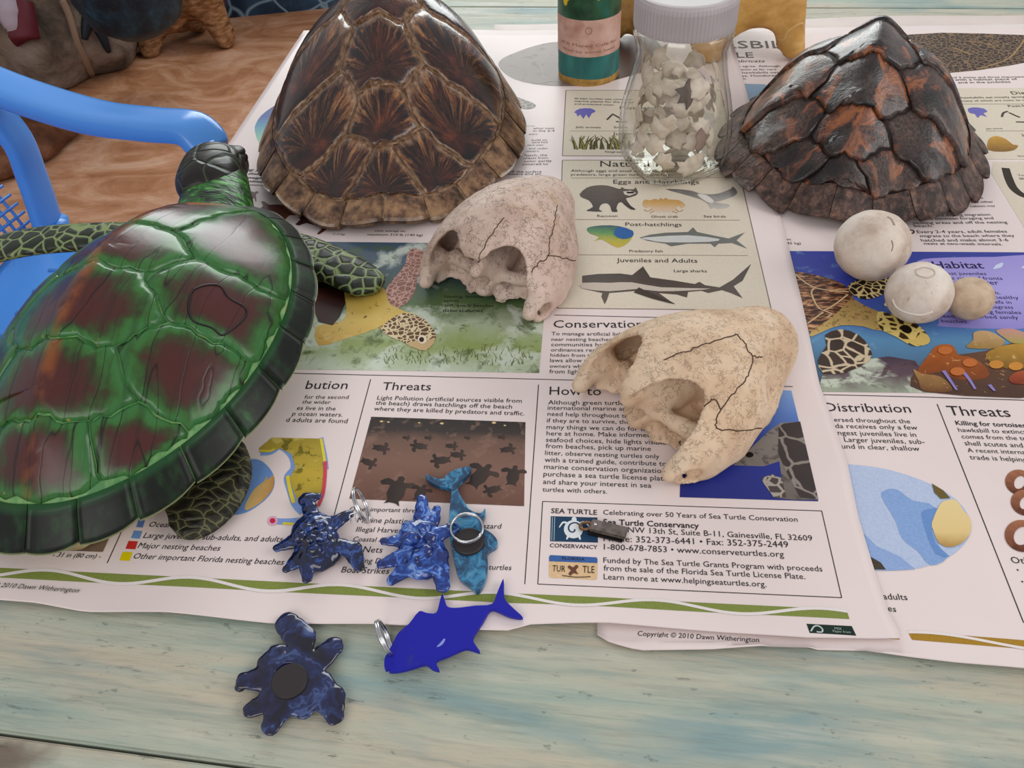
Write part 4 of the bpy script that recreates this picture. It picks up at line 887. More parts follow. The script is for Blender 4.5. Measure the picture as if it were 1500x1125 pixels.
poly('painted_flipper', [(340, 790), (430, 758), (530, 790), (590, 860), (598, 930), (470, 1000), (330, 1008), (300, 930), (350, 850)], scales('hawkskin2', '251b18', 'c9b698', 95, 0.1, '4d3a30'), rp_, ZR, 5, zh, 2)
for lc_, (nm, col, c2, pts) in enumerate((('painted_coral', '6e4a34', '4d352a', [(850, 1000), (1000, 920), (1250, 880), (1560, 820), (1660, 1125), (900, 1112)]),
        ('painted_coral', 'b06024', '7a3c16', [(868, 985), (930, 900), (975, 850), (1060, 848), (1100, 905), (1180, 920), (1262, 985), (1252, 1035), (1100, 1045), (1000, 1000), (900, 1015)]),
        ('painted_coral', 'a8804c', '6b4526', [(840, 985), (890, 1010), (1000, 1030), (1060, 1110), (900, 1108), (870, 1050)]),
        ('painted_coral', 'c9a678', '9a7a3c', [(1140, 860), (1180, 820), (1185, 775), (1270, 770), (1355, 820), (1330, 860), (1240, 870)]),
        ('painted_coral', 'c28a86', 'a39a48', [(1310, 765), (1400, 755), (1480, 780), (1560, 800), (1560, 830), (1420, 840), (1360, 810)]),
        ('painted_coral', 'b58a34', '7d5a20', [(1250, 900), (1360, 850), (1520, 850), (1560, 950), (1420, 985), (1300, 960)]),
        ('painted_coral', 'a8502c', '7a3018', [(1380, 1040), (1430, 1000), (1520, 1000), (1560, 1060), (1420, 1070)]))):
    poly(nm, pts, grad('coral' + col, [(0, c2), (1, col)], 1, 0.7, 110, [('e0b070', 200, 0.62, 0.68, 0.7)]), rp_, ZR, 3 + lc_ * 0.6, zh, 3)
strokes('painted_sponge', [[(1010, 995), (1045, 1045), (1085, 1105)], [(1125, 1005), (1160, 1050), (1190, 1100)], [(1270, 1075), (1300, 1110)]], [5, 4, 3], ink('8f84c4'), rp_, ZR, 8, zh)
for x, y in ((1310, 960), (1420, 970), (1020, 880), (1090, 1000), (1160, 950)): poly('painted_polyp', ring_pts(x, y, 42, 24, 14), ink('c98a3c' if x > 1200 else 'c2703a'), rp_, ZR, 8.5, zh)
text('heading', [('Distribution', 132, 120, 467, 126)], PR, ZR, zq, 0.006)
text('text_block', [('ersed throughout the', 165, 161, 463, 168), ('da receives only a few', 170, 186, 492, 193), ('ngest juveniles live in', 180, 213, 487, 221), ('Larger juveniles, sub-', 205, 240, 520, 249), ('und in clear, shallow', 195, 266, 500, 276)], PR, ZR, zq, 0.01)
text('heading', [('Threats', 615, 136, 858, 143)], PR, ZR, zq, 0.006)
text('text_block', [('Killing for tortoiseshell', 642, 174, 965, 186)], PR, ZR, zq, 0.025)
text('text_block', [('hawksbill to extinction', 652, 201, 960, 211), ('comes from the trade', 665, 227, 965, 236), ('shell scutes and the', 677, 254, 965, 265), ('A recent international', 688, 281, 990, 292), ('trade is helping', 697, 309, 920, 319)], PR, ZR, zq, 0.01)
each_stroke('rule', [[(120, 55), (500, 64), (1000, 80)], [(567, 92), (905, 950)]], 1.3, INK, PR, ZR, 1, zq, 2)
om = poly('ocean_map', [(150, 322), (215, 328), (330, 340), (450, 370), (560, 415), (640, 465), (690, 530), (697, 590), (670, 645), (600, 700), (500, 735), (400, 745), (300, 742), (200, 700)], ink('b4c2dc'), PR, ZR, 1, zq, 2)
poly('sea_patch', [(348, 455), (365, 430), (410, 428), (470, 470), (560, 500), (570, 640), (605, 695), (540, 725), (490, 670), (430, 620), (400, 545)], ink('86a4d2'), om, ZR, 2, zq, 3)
poly('sea_patch', [(505, 520), (540, 505), (575, 505), (545, 560), (560, 640), (615, 690), (560, 680), (525, 600)], ink('6a8fc6'), om, ZR, 3, zq, 2)
poly('sea_patch', [(280, 600), (330, 650), (420, 690), (480, 740), (400, 745), (300, 742)], ink('8fa9d4'), om, ZR, 2, zq)
poly('land_patch', [(575, 490), (600, 472), (640, 470), (668, 510), (696, 545), (695, 600), (660, 640), (610, 655), (570, 635), (552, 590), (545, 560)], grad('land2', [(0, 'b08a4c'), (0.3, 'dcc286'), (1, 'e3cc94')], 1, 0.3, 90), om, ZR, 4, zq, 2)
poly('land_patch', [(545, 405), (590, 432), (618, 462), (580, 465), (555, 440)], ink('6a5c34'), om, ZR, 4, zq); poly('land_patch', [(300, 690), (345, 715), (365, 742), (310, 742)], ink('4a4034'), om, ZR, 4, zq)
for cx_, cy_, r_ in ((890, 400, 40), (912, 480, 40), (900, 610, 52)):
    V, Fc = strip(ring_pts(cx_, cy_, r_, r_ * 0.95, 24, 0, 2 * math.pi), 10, ZR, 1 + cy_ / 400, zq, 2)
    mesh_obj('bracelet_print', V, Fc, grad('bracelet%d' % cx_, [(0, '5a2c1c'), (1, 'a0684a')], 1, 0.8, 300), PR, smooth=False)
text('text_block', [('Other', 860, 716, 975, 722), ('adults', 357, 858, 452, 861), ('es', 375, 904, 407, 908), ('\u2022', 882, 752, 890, 752), ('\u2022', 900, 798, 908, 798)], PR, ZR, zq, 0.008)
# ------------------------------------------------------------------ turtle shells: a domed base under separate horny scutes
class Shell:
    """unit disc (u right, v forward) -> world; W, L half width and half length"""
    def __init__(s, origin, heading, W, L, taper, hc, rim, pw=0.75, keel=0.0):
        s.o = np.array(origin, float); s.h = heading; s.W = W; s.L = L; s.taper = taper; s.hc = hc; s.rim = rim; s.pw = pw; s.keel = keel
    def S(s, uv):
        uv = np.asarray(uv, float); u, v = uv[..., 0], uv[..., 1]
        r2 = np.clip(u * u + v * v, 0, 1.0); vv = np.clip(v, -1, 1)
        x = s.W * u * s.taper(vv); y = s.L * v
        z = s.rim(vv, u) + s.hc(vv) * (1 - r2) ** s.pw + s.keel * np.exp(-(u / 0.10) ** 2) * (1 - r2)
        over = np.sqrt(u * u + v * v) - 1
        z = np.where(over > 0, z - over * 0.01, z)
        c, d = math.cos(s.h), math.sin(s.h)
        return np.stack([s.o[0] + x * c - y * d, s.o[1] + x * d + y * c, s.o[2] + z], -1)
    def N(s, uv):
        e = 0.004; uv = np.asarray(uv, float); uv = uv * np.minimum(1, 0.985 / (np.linalg.norm(uv, axis=-1, keepdims=True) + 1e-9))
        a = s.S(uv + [e, 0]) - s.S(uv - [e, 0]); b = s.S(uv + [0, e]) - s.S(uv - [0, e])
        n = np.cross(a, b); return n / (np.linalg.norm(n, axis=-1, keepdims=True) + 1e-12)
def scute_layout(vb, hw, mids, seams, ring=0.86, f_hw=0.3, b_hw=0.22, nm=12):
    """vertebral, costal and marginal outlines on the unit disc"""
    def rp_(a): return (ring * math.cos(a), ring * math.sin(a))
    def arc(a0, a1, m=14): return [rp_(a0 + (a1 - a0) * k / m) for k in range(m + 1)]
    fa = math.acos(f_hw / ring); ba = -math.acos(b_hw / ring)
    vert = []; cost = []
    c = [(hw[i], vb[i + 1]) for i in range(4)]                  # corners between neighbouring vertebrals, right side
    mir = lambda p: (-p[0], p[1])
    vert.append([c[0]] + [mir(c[0])] + [mir(p) for p in [rp_(fa)]] + [mir(p) for p in arc(fa, math.pi / 2, 5)[1:-1]] + [p for p in arc(math.pi / 2, fa, 5)])
    for i in range(3): vert.append([c[i + 1], mids[i], c[i], mir(c[i]), mir(mids[i]), mir(c[i + 1])])
    vert.append([c[3], mir(c[3])] + [mir(p) for p in arc(ba, -math.pi / 2, 5)[:-1]] + arc(-math.pi / 2, ba, 5))
    s = seams
    C = [[c[0], mids[0]] + arc(s[0], fa), [mids[0], c[1], mids[1]] + arc(s[1], s[0]), [mids[1], c[2], mids[2]] + arc(s[2], s[1]), [mids[2], c[3]] + arc(ba, s[2])]
    for q in C: cost.append(q); cost.append([mir(p) for p in q])
    marg = []
    for k in range(nm):
        a0, a1 = math.pi / 2 - math.pi * k / nm, math.pi / 2 - math.pi * (k + 1) / nm
        marg.append((a0, a1)); marg.append((math.pi - a0, math.pi - a1))
    return vert, cost, marg
def wob(p, amp):
    u, v = p[..., 0], p[..., 1]
    return p + amp * np.stack([np.sin(37 * v + 9 * u) + 0.6 * np.sin(83 * v + 21 * u), np.sin(33 * u - 11 * v) + 0.6 * np.sin(79 * u + 15 * v)], -1)
def dense(poly_, step):
    out = []
    for a, b in zip(poly_, poly_[1:] + poly_[:1]):
        a, b = np.array(a), np.array(b); m = max(1, int(np.linalg.norm(b - a) / step))
        for k in range(m): out.append(a + (b - a) * k / m)
    return np.array(out)
def patch(sh, outline, name, mat, parent, thick, gap, focus_shift=0.25, rings=7, amp=0.006, step=0.035, lap=0.0, round_=6, wave=0.0):
    B = wob(dense(outline, step), amp)
    cen = B.mean(0); span = B[:, 1].max() - B[:, 1].min(); f = cen - [0, focus_shift * span * 0.5]
    d = B - f; dl = np.linalg.norm(d, axis=1, keepdims=True); B = f + d * np.maximum(0.2, 1 - gap / dl)
    if lap:                                                     # overlapping plates: the rear edge slides out over the next plate
        back = np.clip((f[1] - B[:, 1:2]) / (span * 0.5), 0, 1); B = B + np.concatenate([np.zeros_like(back), -back * lap], 1)
    m = len(B); UV = [f]; RR = [0.0]; AA = [(0, 0)]
    ang = np.arctan2(B[:, 1] - f[1], B[:, 0] - f[0])
    for k in range(1, rings + 1):
        r = (k / rings) ** 0.85
        for i in range(m): UV.append(f + (B[i] - f) * r); RR.append(r); AA.append((math.cos(ang[i]), math.sin(ang[i])))
    UV = np.array(UV); RR = np.array(RR); AA = np.array(AA)
    off = thick * (1 - 0.85 * RR ** round_)
    if wave: off = off + wave * thick * np.sin(RR * 22) * (RR > 0.25)
    if lap: off = off + thick * 2.2 * np.clip((f[1] - UV[:, 1]) / (span * 0.5), -0.3, 1)
    Vt = sh.S(UV) + sh.N(UV) * off[:, None]
    Fc = [(0, 1 + i, 1 + (i + 1) % m) for i in range(m)]
    for k in range(rings - 1):
        for i in range(m):
            j = (i + 1) % m; Fc.append((1 + k * m + i, 1 + (k + 1) * m + i, 1 + (k + 1) * m + j, 1 + k * m + j))
    # a short skirt closes the plate's edge down to the base
    b0 = len(Vt); Bv = Vt[-m:] - sh.N(UV[-m:]) * (thick * (1.2 + (2.5 if lap else 0)))
    Vt = np.concatenate([Vt, Bv]); e0 = 1 + (rings - 1) * m
    for i in range(m):
        j = (i + 1) % m; Fc.append((e0 + i, b0 + i, b0 + j, e0 + j))
    ar = np.sum(B[:, 0] * np.roll(B[:, 1], -1) - np.roll(B[:, 0], -1) * B[:, 1])
    if ar < 0: Fc = [q_[::-1] for q_ in Fc]
    ray = np.concatenate([np.concatenate([AA, RR[:, None]], 1)] + [np.concatenate([AA[-m:], RR[-m:, None]], 1)])
    duv = np.concatenate([UV, UV[-m:]]); duv = np.concatenate([duv, np.full((len(duv), 1), cen[0] * 7 + cen[1] * 3)], 1)
    return mesh_obj(name, Vt, Fc, mat, parent, True, {'ray': ray, 'duv': duv})
def marginal(sh, a0, a1, name, mat, parent, thick, gap, r0, ser, rings=3, r1=1.0, sag=0.0):
    na, nr = 8, 6; Vt = []; UV = []; ray = []
    ga = gap / 0.93 * (1 if a1 > a0 else -1)
    for i in range(na + 1):
        t = i / na; a = (a0 + ga) + (a1 - a0 - 2 * ga) * t
        tt = t if (math.sin(a1) < math.sin(a0)) else 1 - t      # serration points backwards
        ro = r1 + ser * (0.2 + 0.8 * tt) * (0.4 + 0.6 * (0.5 - 0.5 * math.sin(a))) - 0.012 * (1 - math.sin(math.pi * t))
        for k in range(nr + 1):
            r = (r0 + gap) + (ro - r0 - gap) * k / nr; UV.append((r * math.cos(a), r * math.sin(a)))
            ray.append((t * 2 - 1, k / nr * 2 - 1, max(abs(t * 2 - 1), abs(k / nr * 2 - 1))))
    UV = np.array(UV); RR = np.array([q_[2] for q_ in ray])
    N_ = sh.N(UV); off = thick * (1 - 0.8 * RR ** 8); Vt = sh.S(UV) + N_ * off[:, None]
    g = lambda i, k: i * (nr + 1) + k
    Fc = []
    for i in range(na):
        for k in range(nr): Fc.append((g(i, k), g(i, k + 1), g(i + 1, k + 1), g(i + 1, k)))
    bd_ = [g(i, 0) for i in range(na + 1)] + [g(na, k) for k in range(1, nr + 1)] + [g(i, nr) for i in range(na - 1, -1, -1)] + [g(0, k) for k in range(nr - 1, 0, -1)]
    b0 = len(Vt); Vt = np.concatenate([Vt, Vt[bd_] - N_[bd_] * thick * 1.6])
    for i in range(len(bd_)):
        j = (i + 1) % len(bd_); Fc.append((bd_[i], b0 + i, b0 + j, bd_[j]))
    if a1 > a0: pass
    else: Fc = [q_[::-1] for q_ in Fc]
    Fc = [q_[::-1] for q_ in Fc]
    ray = np.array(ray); ray = np.concatenate([ray, ray[bd_]]); duv = np.concatenate([UV, UV[bd_]]); duv = np.concatenate([duv, np.full((len(duv), 1), a0 * 3)], 1)
    return mesh_obj(name, Vt, Fc, mat, parent, True, {'ray': ray, 'duv': duv})
def shell_base(sh, name, mat, parent, r1=0.985, drop=0.0006, th=0.004):
    nr, na = 26, 64; UV = [(0, 0)]
    for k in range(1, nr + 1):
        for i in range(na):
            a = 2 * math.pi * i / na; r = r1 * k / nr; UV.append((r * math.cos(a), r * math.sin(a)))
    UV = np.array(UV); N_ = sh.N(UV); A = sh.S(UV) - N_ * drop; Bm = A - N_ * th
    V = np.concatenate([A, Bm]); M = len(A); Fc = []
    for i in range(na): Fc.append((0, 1 + i, 1 + (i + 1) % na)); Fc.append((M, M + 1 + (i + 1) % na, M + 1 + i))
    for k in range(nr - 1):
        for i in range(na):
            j = (i + 1) % na; a, b = 1 + k * na, 1 + (k + 1) * na
            Fc.append((a + i, b + i, b + j, a + j)); Fc.append((M + a + i, M + a + j, M + b + j, M + b + i))
    e = 1 + (nr - 1) * na
    for i in range(na):
        j = (i + 1) % na; Fc.append((e + i, M + e + i, M + e + j, e + j))
    duv = np.concatenate([UV, UV]); duv = np.concatenate([duv, np.zeros((len(duv), 1))], 1)
    return mesh_obj(name, V, Fc, mat, parent, True, {'duv': duv})
def ray_vec(n, k=3.0, rk=0.5):
    """coordinates that change quickly around a plate's focus and slowly outwards: streaks that radiate"""
    s_ = n.sep(n.attr('ray')); cb = n.new('ShaderNodeCombineXYZ')
    idx = n.sep(n.attr('duv'))[2]
    n.put(cb.inputs[0], n.math('ADD', n.math('MULTIPLY', s_[0], k), n.math('MULTIPLY', idx, 5.0))); n.put(cb.inputs[1], n.math('MULTIPLY', s_[1], k)); n.put(cb.inputs[2], n.math('MULTIPLY', s_[2], rk))
    return cb.outputs[0], s_[2], s_

# ---- green turtle model -------------------------------------------------
n = NT('green_shell_lacquer'); rv, rr_, rs = ray_vec(n, 2.2, 0.35); duv = n.attr('duv'); ds = n.sep(duv)
nz = n.noise(duv, 9, 4, 0.6)
edge = n.math('ADD', rr_, n.math('MULTIPLY', n.math('SUBTRACT', nz, 0.5), 0.7))
c = n.ramp(edge, [(0.28, '4a1f1c'), (0.52, '44251d'), (0.68, '33401f'), (0.84, '33662c'), (0.97, '356e38')])
sv = n.map(n.warp(duv, 5, 0.06), (1.0, 0.12, 1.0))
c = n.mix(n.ramp(n.noise(sv, 26, 3, 0.6), [(0.5, 0.0), (0.7, 0.4)]), c, '1c1a12')
ln = n.math('ABSOLUTE', n.math('SUBTRACT', n.noise(sv, 8.5, 1, 0.4), 0.5))
c = n.mix(n.ramp(ln, [(0.0, 0.9), (0.012, 0.0)]), c, '140c0a')
kd = n.math('ABSOLUTE', n.math('SUBTRACT', ds[0], n.math('MULTIPLY', n.math('SUBTRACT', n.noise(duv, 6, 2), 0.5), 0.05)))
kn = n.math('MULTIPLY', n.ramp(kd, [(0.012, 1.0), (0.05, 0.0)]), n.ramp(n.noise(duv, 8, 3), [(0.4, 0.0), (0.6, 1.0)]))
c = n.mix(n.math('MULTIPLY', kn, 0.75), c, '8a4a20')
pt = n.math('MULTIPLY', n.ramp(n.noise(n.vadd(duv, (0.35, 0.1, 0)), 5.5, 3, 0.55), [(0.56, 0.0), (0.6, 1.0)]), n.ramp(n.math('ADD', ds[1], n.math('MULTIPLY', n.math('ABSOLUTE', ds[0]), -1.6)), [(0.42, 0.0), (0.5, 1.0)]))
c = n.mix(n.math('MULTIPLY', pt, 0.85), c, 'a8642c')
sp = n.math('MULTIPLY', n.ramp(n.noise(duv, 38, 3, 0.6), [(0.64, 0.0), (0.68, 1.0)]), n.math('MULTIPLY', n.ramp(rr_, [(0.8, 0.0), (0.95, 1.0)]), n.ramp(n.math('ABSOLUTE', ds[0]), [(0.1, 1.0), (0.25, 0.0)])))
c = n.mix(sp, c, 'b9a040')
n.bump(n.math('ADD', n.noise(duv, 12, 3), n.math('MULTIPLY', n.ramp(ln, [(0.0, 0.0), (0.02, 1.0)]), 0.5)), 0.18, 0.001)
MAT_GSC = n.done(c, 0.27, 0.4, coat=0.12, coat_rough=0.15)
n = NT('green_shell_seam'); c = n.ramp(n.noise(n.attr('duv'), 12, 3), [(0.35, '3f7a3f'), (0.6, '7aa668'), (0.75, '9a9a5c')]); MAT_GSEAM = n.done(c, 0.4, 0.4)
n = NT('green_shell_margin'); rv, rr_, rs = ray_vec(n, 2, 0.5); duv = n.attr('duv')
c = n.ramp(n.noise(duv, 10, 4, 0.6), [(0.35, '0a0f0b'), (0.52, '10190f'), (0.66, '183519'), (0.78, '2b6434')])
c = n.mix(n.ramp(n.math('SUBTRACT', 0.0, rs[1]), [(0.5, 0.0), (0.95, 0.5)]), c, '2f6e3e')
c = n.mix(n.ramp(rs[1], [(0.9, 0.0), (0.98, 0.85)]), c, '8f9468')
MAT_GMG = n.done(c, 0.38, 0.3)
n = NT('green_turtle_skin'); v = n.warp(n.obj(), 30, 0.01)
e = n.voro(v, 95, 'DISTANCE_TO_EDGE', rnd=0.85)
c = n.mix(n.noise(v, 60, 3), '12160f', '26301c'); c = n.mix(n.ramp(e, [(0.03, 1.0), (0.1, 0.0)]), c, '7d8f5c')
n.bump(n.ramp(e, [(0.02, 0.0), (0.2, 1.0)]), 0.5, 0.0012); MAT_SKIN = n.done(c, 0.35, 0.45)
n = NT('green_turtle_head'); v = n.warp(n.obj(), 25, 0.012)
e = n.voro(v, 52, 'DISTANCE_TO_EDGE', rnd=0.8); yy = n.sep(n.obj())[1]
c = n.mix(n.noise(v, 40, 3), '0f100e', '241c1a'); c = n.mix(n.ramp(e, [(0.01, 0.8), (0.05, 0.0)]), c, '3a4834')
n.bump(n.ramp(e, [(0.0, 0.0), (0.12, 1.0)]), 0.6, 0.0015); MAT_HEADS = n.done(c, 0.36, 0.4)
n = NT('green_turtle_neck'); v = n.warp(n.obj(), 40, 0.01)
c = n.ramp(n.noise(n.map(v, (1, 2.4, 1)), 70, 4, 0.65, 0.6), [(0.38, '10200f'), (0.52, '1d4a1c'), (0.62, '3f8a35'), (0.72, '7fb860')])
n.bump(n.noise(n.map(v, (1, 3, 1)), 80, 3), 0.6, 0.002); MAT_NECK = n.done(c, 0.35, 0.45)
GT = Shell((-0.290, 0.384, 0.010), math.radians(-2.5), 0.111, 0.158, lambda v: 1.0 - 0.06 * v, lambda v: 0.077 - 0.006 * v, lambda v, u: 0.016 + 0.012 * np.clip(v, 0, 1) ** 2 - 0.004 * np.clip(-v, 0, 1) + 0.013 * u, 1.06, 0.005)
turtle = thing('green_turtle_model', 'lacquered green sea turtle model with maroon scutes hanging over the table edge', 'turtle model', (-0.285, 0.384, 0.003))
lay = scute_layout([0.87, 0.24, -0.07, -0.40, -0.65, -0.87], [0.25, 0.27, 0.28, 0.23], [(0.43, 0.09), (0.45, -0.24), (0.42, -0.55)], [math.radians(9), math.radians(-15), math.radians(-41)], 0.87, f_hw=0.34, b_hw=0.33)
shell_base(GT, 'carapace', MAT_GSEAM, turtle)
for q_ in lay[0]: patch(GT, q_, 'vertebral_scute', MAT_GSC, turtle, 0.0014, 0.0042, amp=0.009)
for q_ in lay[1]: patch(GT, q_, 'costal_scute', MAT_GSC, turtle, 0.0014, 0.0042, 0.15, amp=0.009)
for a0, a1 in lay[2]: marginal(GT, a0, a1, 'marginal_scute', MAT_GMG, turtle, 0.0009, 0.0028, 0.875, 0.010)
# body below the shell
pth = [GT.S(np.array([[0, t]]))[0] * [1, 1, 0] + [0, 0, 0.016] for t in np.linspace(-0.9, 0.92, 12)]
wd_ = [0.082 * math.sqrt(max(0.02, 1 - t * t)) for t in np.linspace(-0.96, 0.96, 12)]
V, Fc = loft(pth, wd_, [0.0125] * 12, 24, pw=2.6); mesh_obj('plastron', V, Fc, plain('b8a878', 0.5), turtle)
nb = GT.S(np.array([[0, 0.9]]))[0]
path = spline([(-0.288, 0.495, 0.034), (-0.291, 0.525, 0.039), (-0.297, 0.550, 0.043), (-0.304, 0.575, 0.045)], 5); k = len(path)
V, Fc = loft(path, list(np.interp(np.linspace(0, 1, k), [0, 0.5, 1], [0.034, 0.029, 0.023])), list(np.interp(np.linspace(0, 1, k), [0, 0.5, 1], [0.022, 0.021, 0.019])), 22)
mesh_obj('neck', V, Fc, MAT_NECK, turtle)
hx, hy = -0.3075, 0.578
def head_f(X, Y, Z):
    d = ell(X, Y, Z, (0, 0, 0), (0.0255, 0.03, 0.0225))
    d = smin(d, ell(X, Y, Z, (0.002, 0.03, -0.006), (0.018, 0.022, 0.0155)), 0.012)
    d = smin(d, ell(X, Y, Z, (0, -0.022, -0.002), (0.024, 0.024, 0.019)), 0.01)
    d = smin(d, ell(X, Y, Z, (0.003, 0.048, -0.012), (0.008, 0.009, 0.007)), 0.008)
    for s_ in (-1, 1): d = smin(d, ell(X, Y, Z, (s_ * 0.0165, 0.018, 0.0075), (0.0075, 0.0095, 0.006)), 0.004)
    for s_ in (-1, 1): d = smax(d, -ell(X, Y, Z, (s_ * 0.0225, 0.021, 0.003), (0.005, 0.006, 0.004)), 0.002)
    d = smax(d, -ell(X, Y, Z, (0, 0.04, -0.0145), (0.03, 0.022, 0.0009)), 0.0012)
    return d
V, Fc = surfnet(head_f, (-0.034, -0.055, -0.032), (0.034, 0.066, 0.032), 0.0019)
HTM = Matrix.Rotation(math.radians(-10), 4, 'X')
mesh_obj('head', place(V, (hx, hy, 0.048), math.radians(9), 1.02, HTM), Fc, MAT_HEADS, turtle)
for s_ in (-1, 1):
    V, Fc = surfnet(lambda X, Y, Z: ell(X, Y, Z, (s_ * 0.0195, 0.0205, 0.003), (0.0045, 0.0052, 0.0042)), (s_ * 0.0195 - 0.008, 0.012, -0.004), (s_ * 0.0195 + 0.008, 0.03, 0.01), 0.0009)
    mesh_obj('eye', place(V, (hx, hy, 0.048), math.radians(9), 1.02, HTM), Fc, plain('0a0908', 0.08), turtle)
def flipper(name, px, zs_, hw_, th, mat=MAT_SKIN):
    p3 = [P(a, b, z) for (a, b), z in zip(px, zs_)]
    sp_ = spline([np.concatenate([q_, [w]]) for q_, w in zip(p3, hw_)], 6); k = len(sp_)
    V, Fc = loft([q_[:3] for q_ in sp_], [q_[3] for q_ in sp_], list(np.interp(np.linspace(0, 1, k), [0, 0.6, 1], [th, th * 0.8, th * 0.45])), 22, pw=2.2)
    return mesh_obj(name, V, Fc, mat, turtle)
flipper('front_flipper', [(352, 392), (380, 362), (420, 362), (470, 380), (515, 402), (543, 418), (552, 424)], [0.016, 0.018, 0.016, 0.013, 0.011, 0.0095, 0.009], [0.01, 0.0165, 0.0185, 0.0185, 0.018, 0.0145, 0.004], 0.0075)
flipper('front_flipper', [(240, 352), (190, 346), (130, 347), (60, 352), (0, 364), (-60, 385), (-110, 410)], [0.03, 0.033, 0.034, 0.032, 0.029, 0.024, 0.02], [0.01, 0.0145, 0.0165, 0.0175, 0.018, 0.0135, 0.004], 0.0075)
n = NT('rear_flipper_skin'); v = n.warp(n.obj(), 60, 0.012); e = n.voro(n.map(v, (1, 2, 1), (0, 0, 0.6)), 90, 'DISTANCE_TO_EDGE')
c = n.ramp(e, [(0.0, '6b6a48'), (0.06, '2f2e1e'), (0.3, '15140e')]); n.bump(e, 0.8, 0.003); MAT_RSKIN = n.done(c, 0.5, 0.4)
flipper('rear_flipper', [(330, 655), (322, 695), (300, 733), (270, 765), (255, 778)], [0.012, 0.012, 0.0105, 0.009, 0.008], [0.012, 0.0195, 0.022, 0.0175, 0.006], 0.0065, MAT_RSKIN)
flipper('rear_flipper', [(-60, 640), (-90, 680), (-120, 740), (-130, 780)], [0.018, 0.016, 0.014, 0.012], [0.012, 0.0185, 0.017, 0.005], 0.005, MAT_RSKIN)
# loop drawn in black on the first right costal scute
GT_BVH = BVHTree.FromPolygons([Vector(q_) for o in turtle.children if 'scute' in o.name for q_ in [wmat(o) @ vv.co for vv in o.data.vertices]],
    [tuple(i + off for i in pg.vertices) for o, off in zip([o for o in turtle.children if 'scute' in o.name], np.cumsum([0] + [len(o.data.vertices) for o in turtle.children if 'scute' in o.name])) for pg in o.data.polygons])
relief('drawn_loop', GT_BVH, [(282, 425), (300, 418), (322, 419), (335, 436), (358, 450), (360, 463), (343, 480), (325, 491), (310, 480), (283, 470), (276, 450), (279, 432), (284, 424)], 0.0007, plain('120b0a', 0.5), turtle, 0.0002, 4)

# ---- brown loggerhead-like carapace ---------------------------------------
n = NT('brown_scute'); rv, rr_, rs = ray_vec(n, 2.4, 0.3); duv = n.attr('duv')
rvw = n.vadd(rv, n.map(n.noise(duv, 9, 3, out='Color'), (0.55, 0.55, 0.3)))
ry = n.noise(rvw, 3.6, 5, 0.66, 0.3)
c = n.ramp(ry, [(0.38, '0f0807'), (0.48, '2a140e'), (0.55, '5a3420'), (0.62, '8f6038'), (0.72, 'ab8458')])
fan = n.ramp(n.math('ADD', n.math('MULTIPLY', rs[1], 0.5), 0.5), [(0.42, 0.0), (0.75, 1.0)])
c = n.mix(fan, n.ramp(n.noise(duv, 9, 4), [(0.4, '150d0b'), (0.6, '3d1d14')]), c)
cen = n.ramp(n.math('ADD', rr_, n.math('MULTIPLY', n.math('SUBTRACT', n.noise(duv, 12, 4), 0.5), 0.6)), [(0.15, 1.0), (0.5, 0.75), (0.8, 0.0)])
c = n.mix(n.math('MULTIPLY', cen, 0.8), c, n.ramp(n.noise(duv, 7, 4), [(0.4, '150d0b'), (0.55, '3a1912'), (0.68, '66301d')]))
ed = n.ramp(n.math('ADD', rr_, n.math('MULTIPLY', n.math('SUBTRACT', n.noise(duv, 14, 4), 0.5), 0.25)), [(0.82, 0.0), (0.97, 0.8)])
c = n.mix(ed, c, n.ramp(n.noise(duv, 30, 4), [(0.4, '6b4a34'), (0.65, 'a98a6c')]))
n.bump(n.math('ADD', ry, n.noise(duv, 60, 3)), 0.2, 0.0012); MAT_BSC = n.done(c, 0.2, 0.5, coat=0.3, coat_rough=0.1)
n = NT('brown_seam'); MAT_BSEAM = n.done(n.ramp(n.noise(n.attr('duv'), 20, 4), [(0.4, '5a4231'), (0.65, '9a7f66')]), 0.5, 0.4)
n = NT('brown_marginal'); rv, rr_, rs = ray_vec(n, 2.2, 0.4); duv = n.attr('duv')
c = n.ramp(n.noise(duv, 11, 5, 0.65), [(0.36, '33200f'), (0.48, '6b4c36'), (0.62, '967452'), (0.75, 'a8845a')])
c = n.mix(n.ramp(n.math('ADD', n.math('MULTIPLY', n.math('ABSOLUTE', rs[0]), 1.0), n.math('MULTIPLY', n.noise(duv, 35, 3), 0.5)), [(1.0, 0.0), (1.15, 0.8)]), c, '33200f')
c = n.mix(n.ramp(n.noise(duv, 26, 4, 0.7), [(0.6, 0.0), (0.68, 0.75)]), c, '2a180f')
n.bump(n.noise(duv, 50, 3), 0.3, 0.0012); MAT_BMG = n.done(c, 0.35, 0.5)
h_ = math.radians(7.5); BO = np.array([-0.1675, 0.5565])
BS = Shell((BO[0] - math.sin(h_) * 0.18, BO[1] + math.cos(h_) * 0.18, 0.0085), h_, 0.1255, 0.18, lambda v: 0.98 - 0.16 * v - 0.32 * np.clip(v, 0, 1) ** 2, lambda v: 0.094 + 0.074 * v, lambda v, u: 0.004 + 0.012 * np.clip(v + 0.6, 0, 2) + 0.004 * np.cos(u * 9), 1.08, 0.004)
bshell = thing('brown_turtle_shell', 'large glossy brown empty turtle shell with rayed scutes left of the bottle', 'turtle shell', tuple(BS.o))
lay = scute_layout([0.86, 0.30, -0.04, -0.36, -0.62, -0.86], [0.2, 0.18, 0.15, 0.06], [(0.32, 0.14), (0.29, -0.20), (0.24, -0.50)], [math.radians(5), math.radians(-25), math.radians(-50)], 0.86, b_hw=0.25)
shell_base(BS, 'bone_base', MAT_BSEAM, bshell)
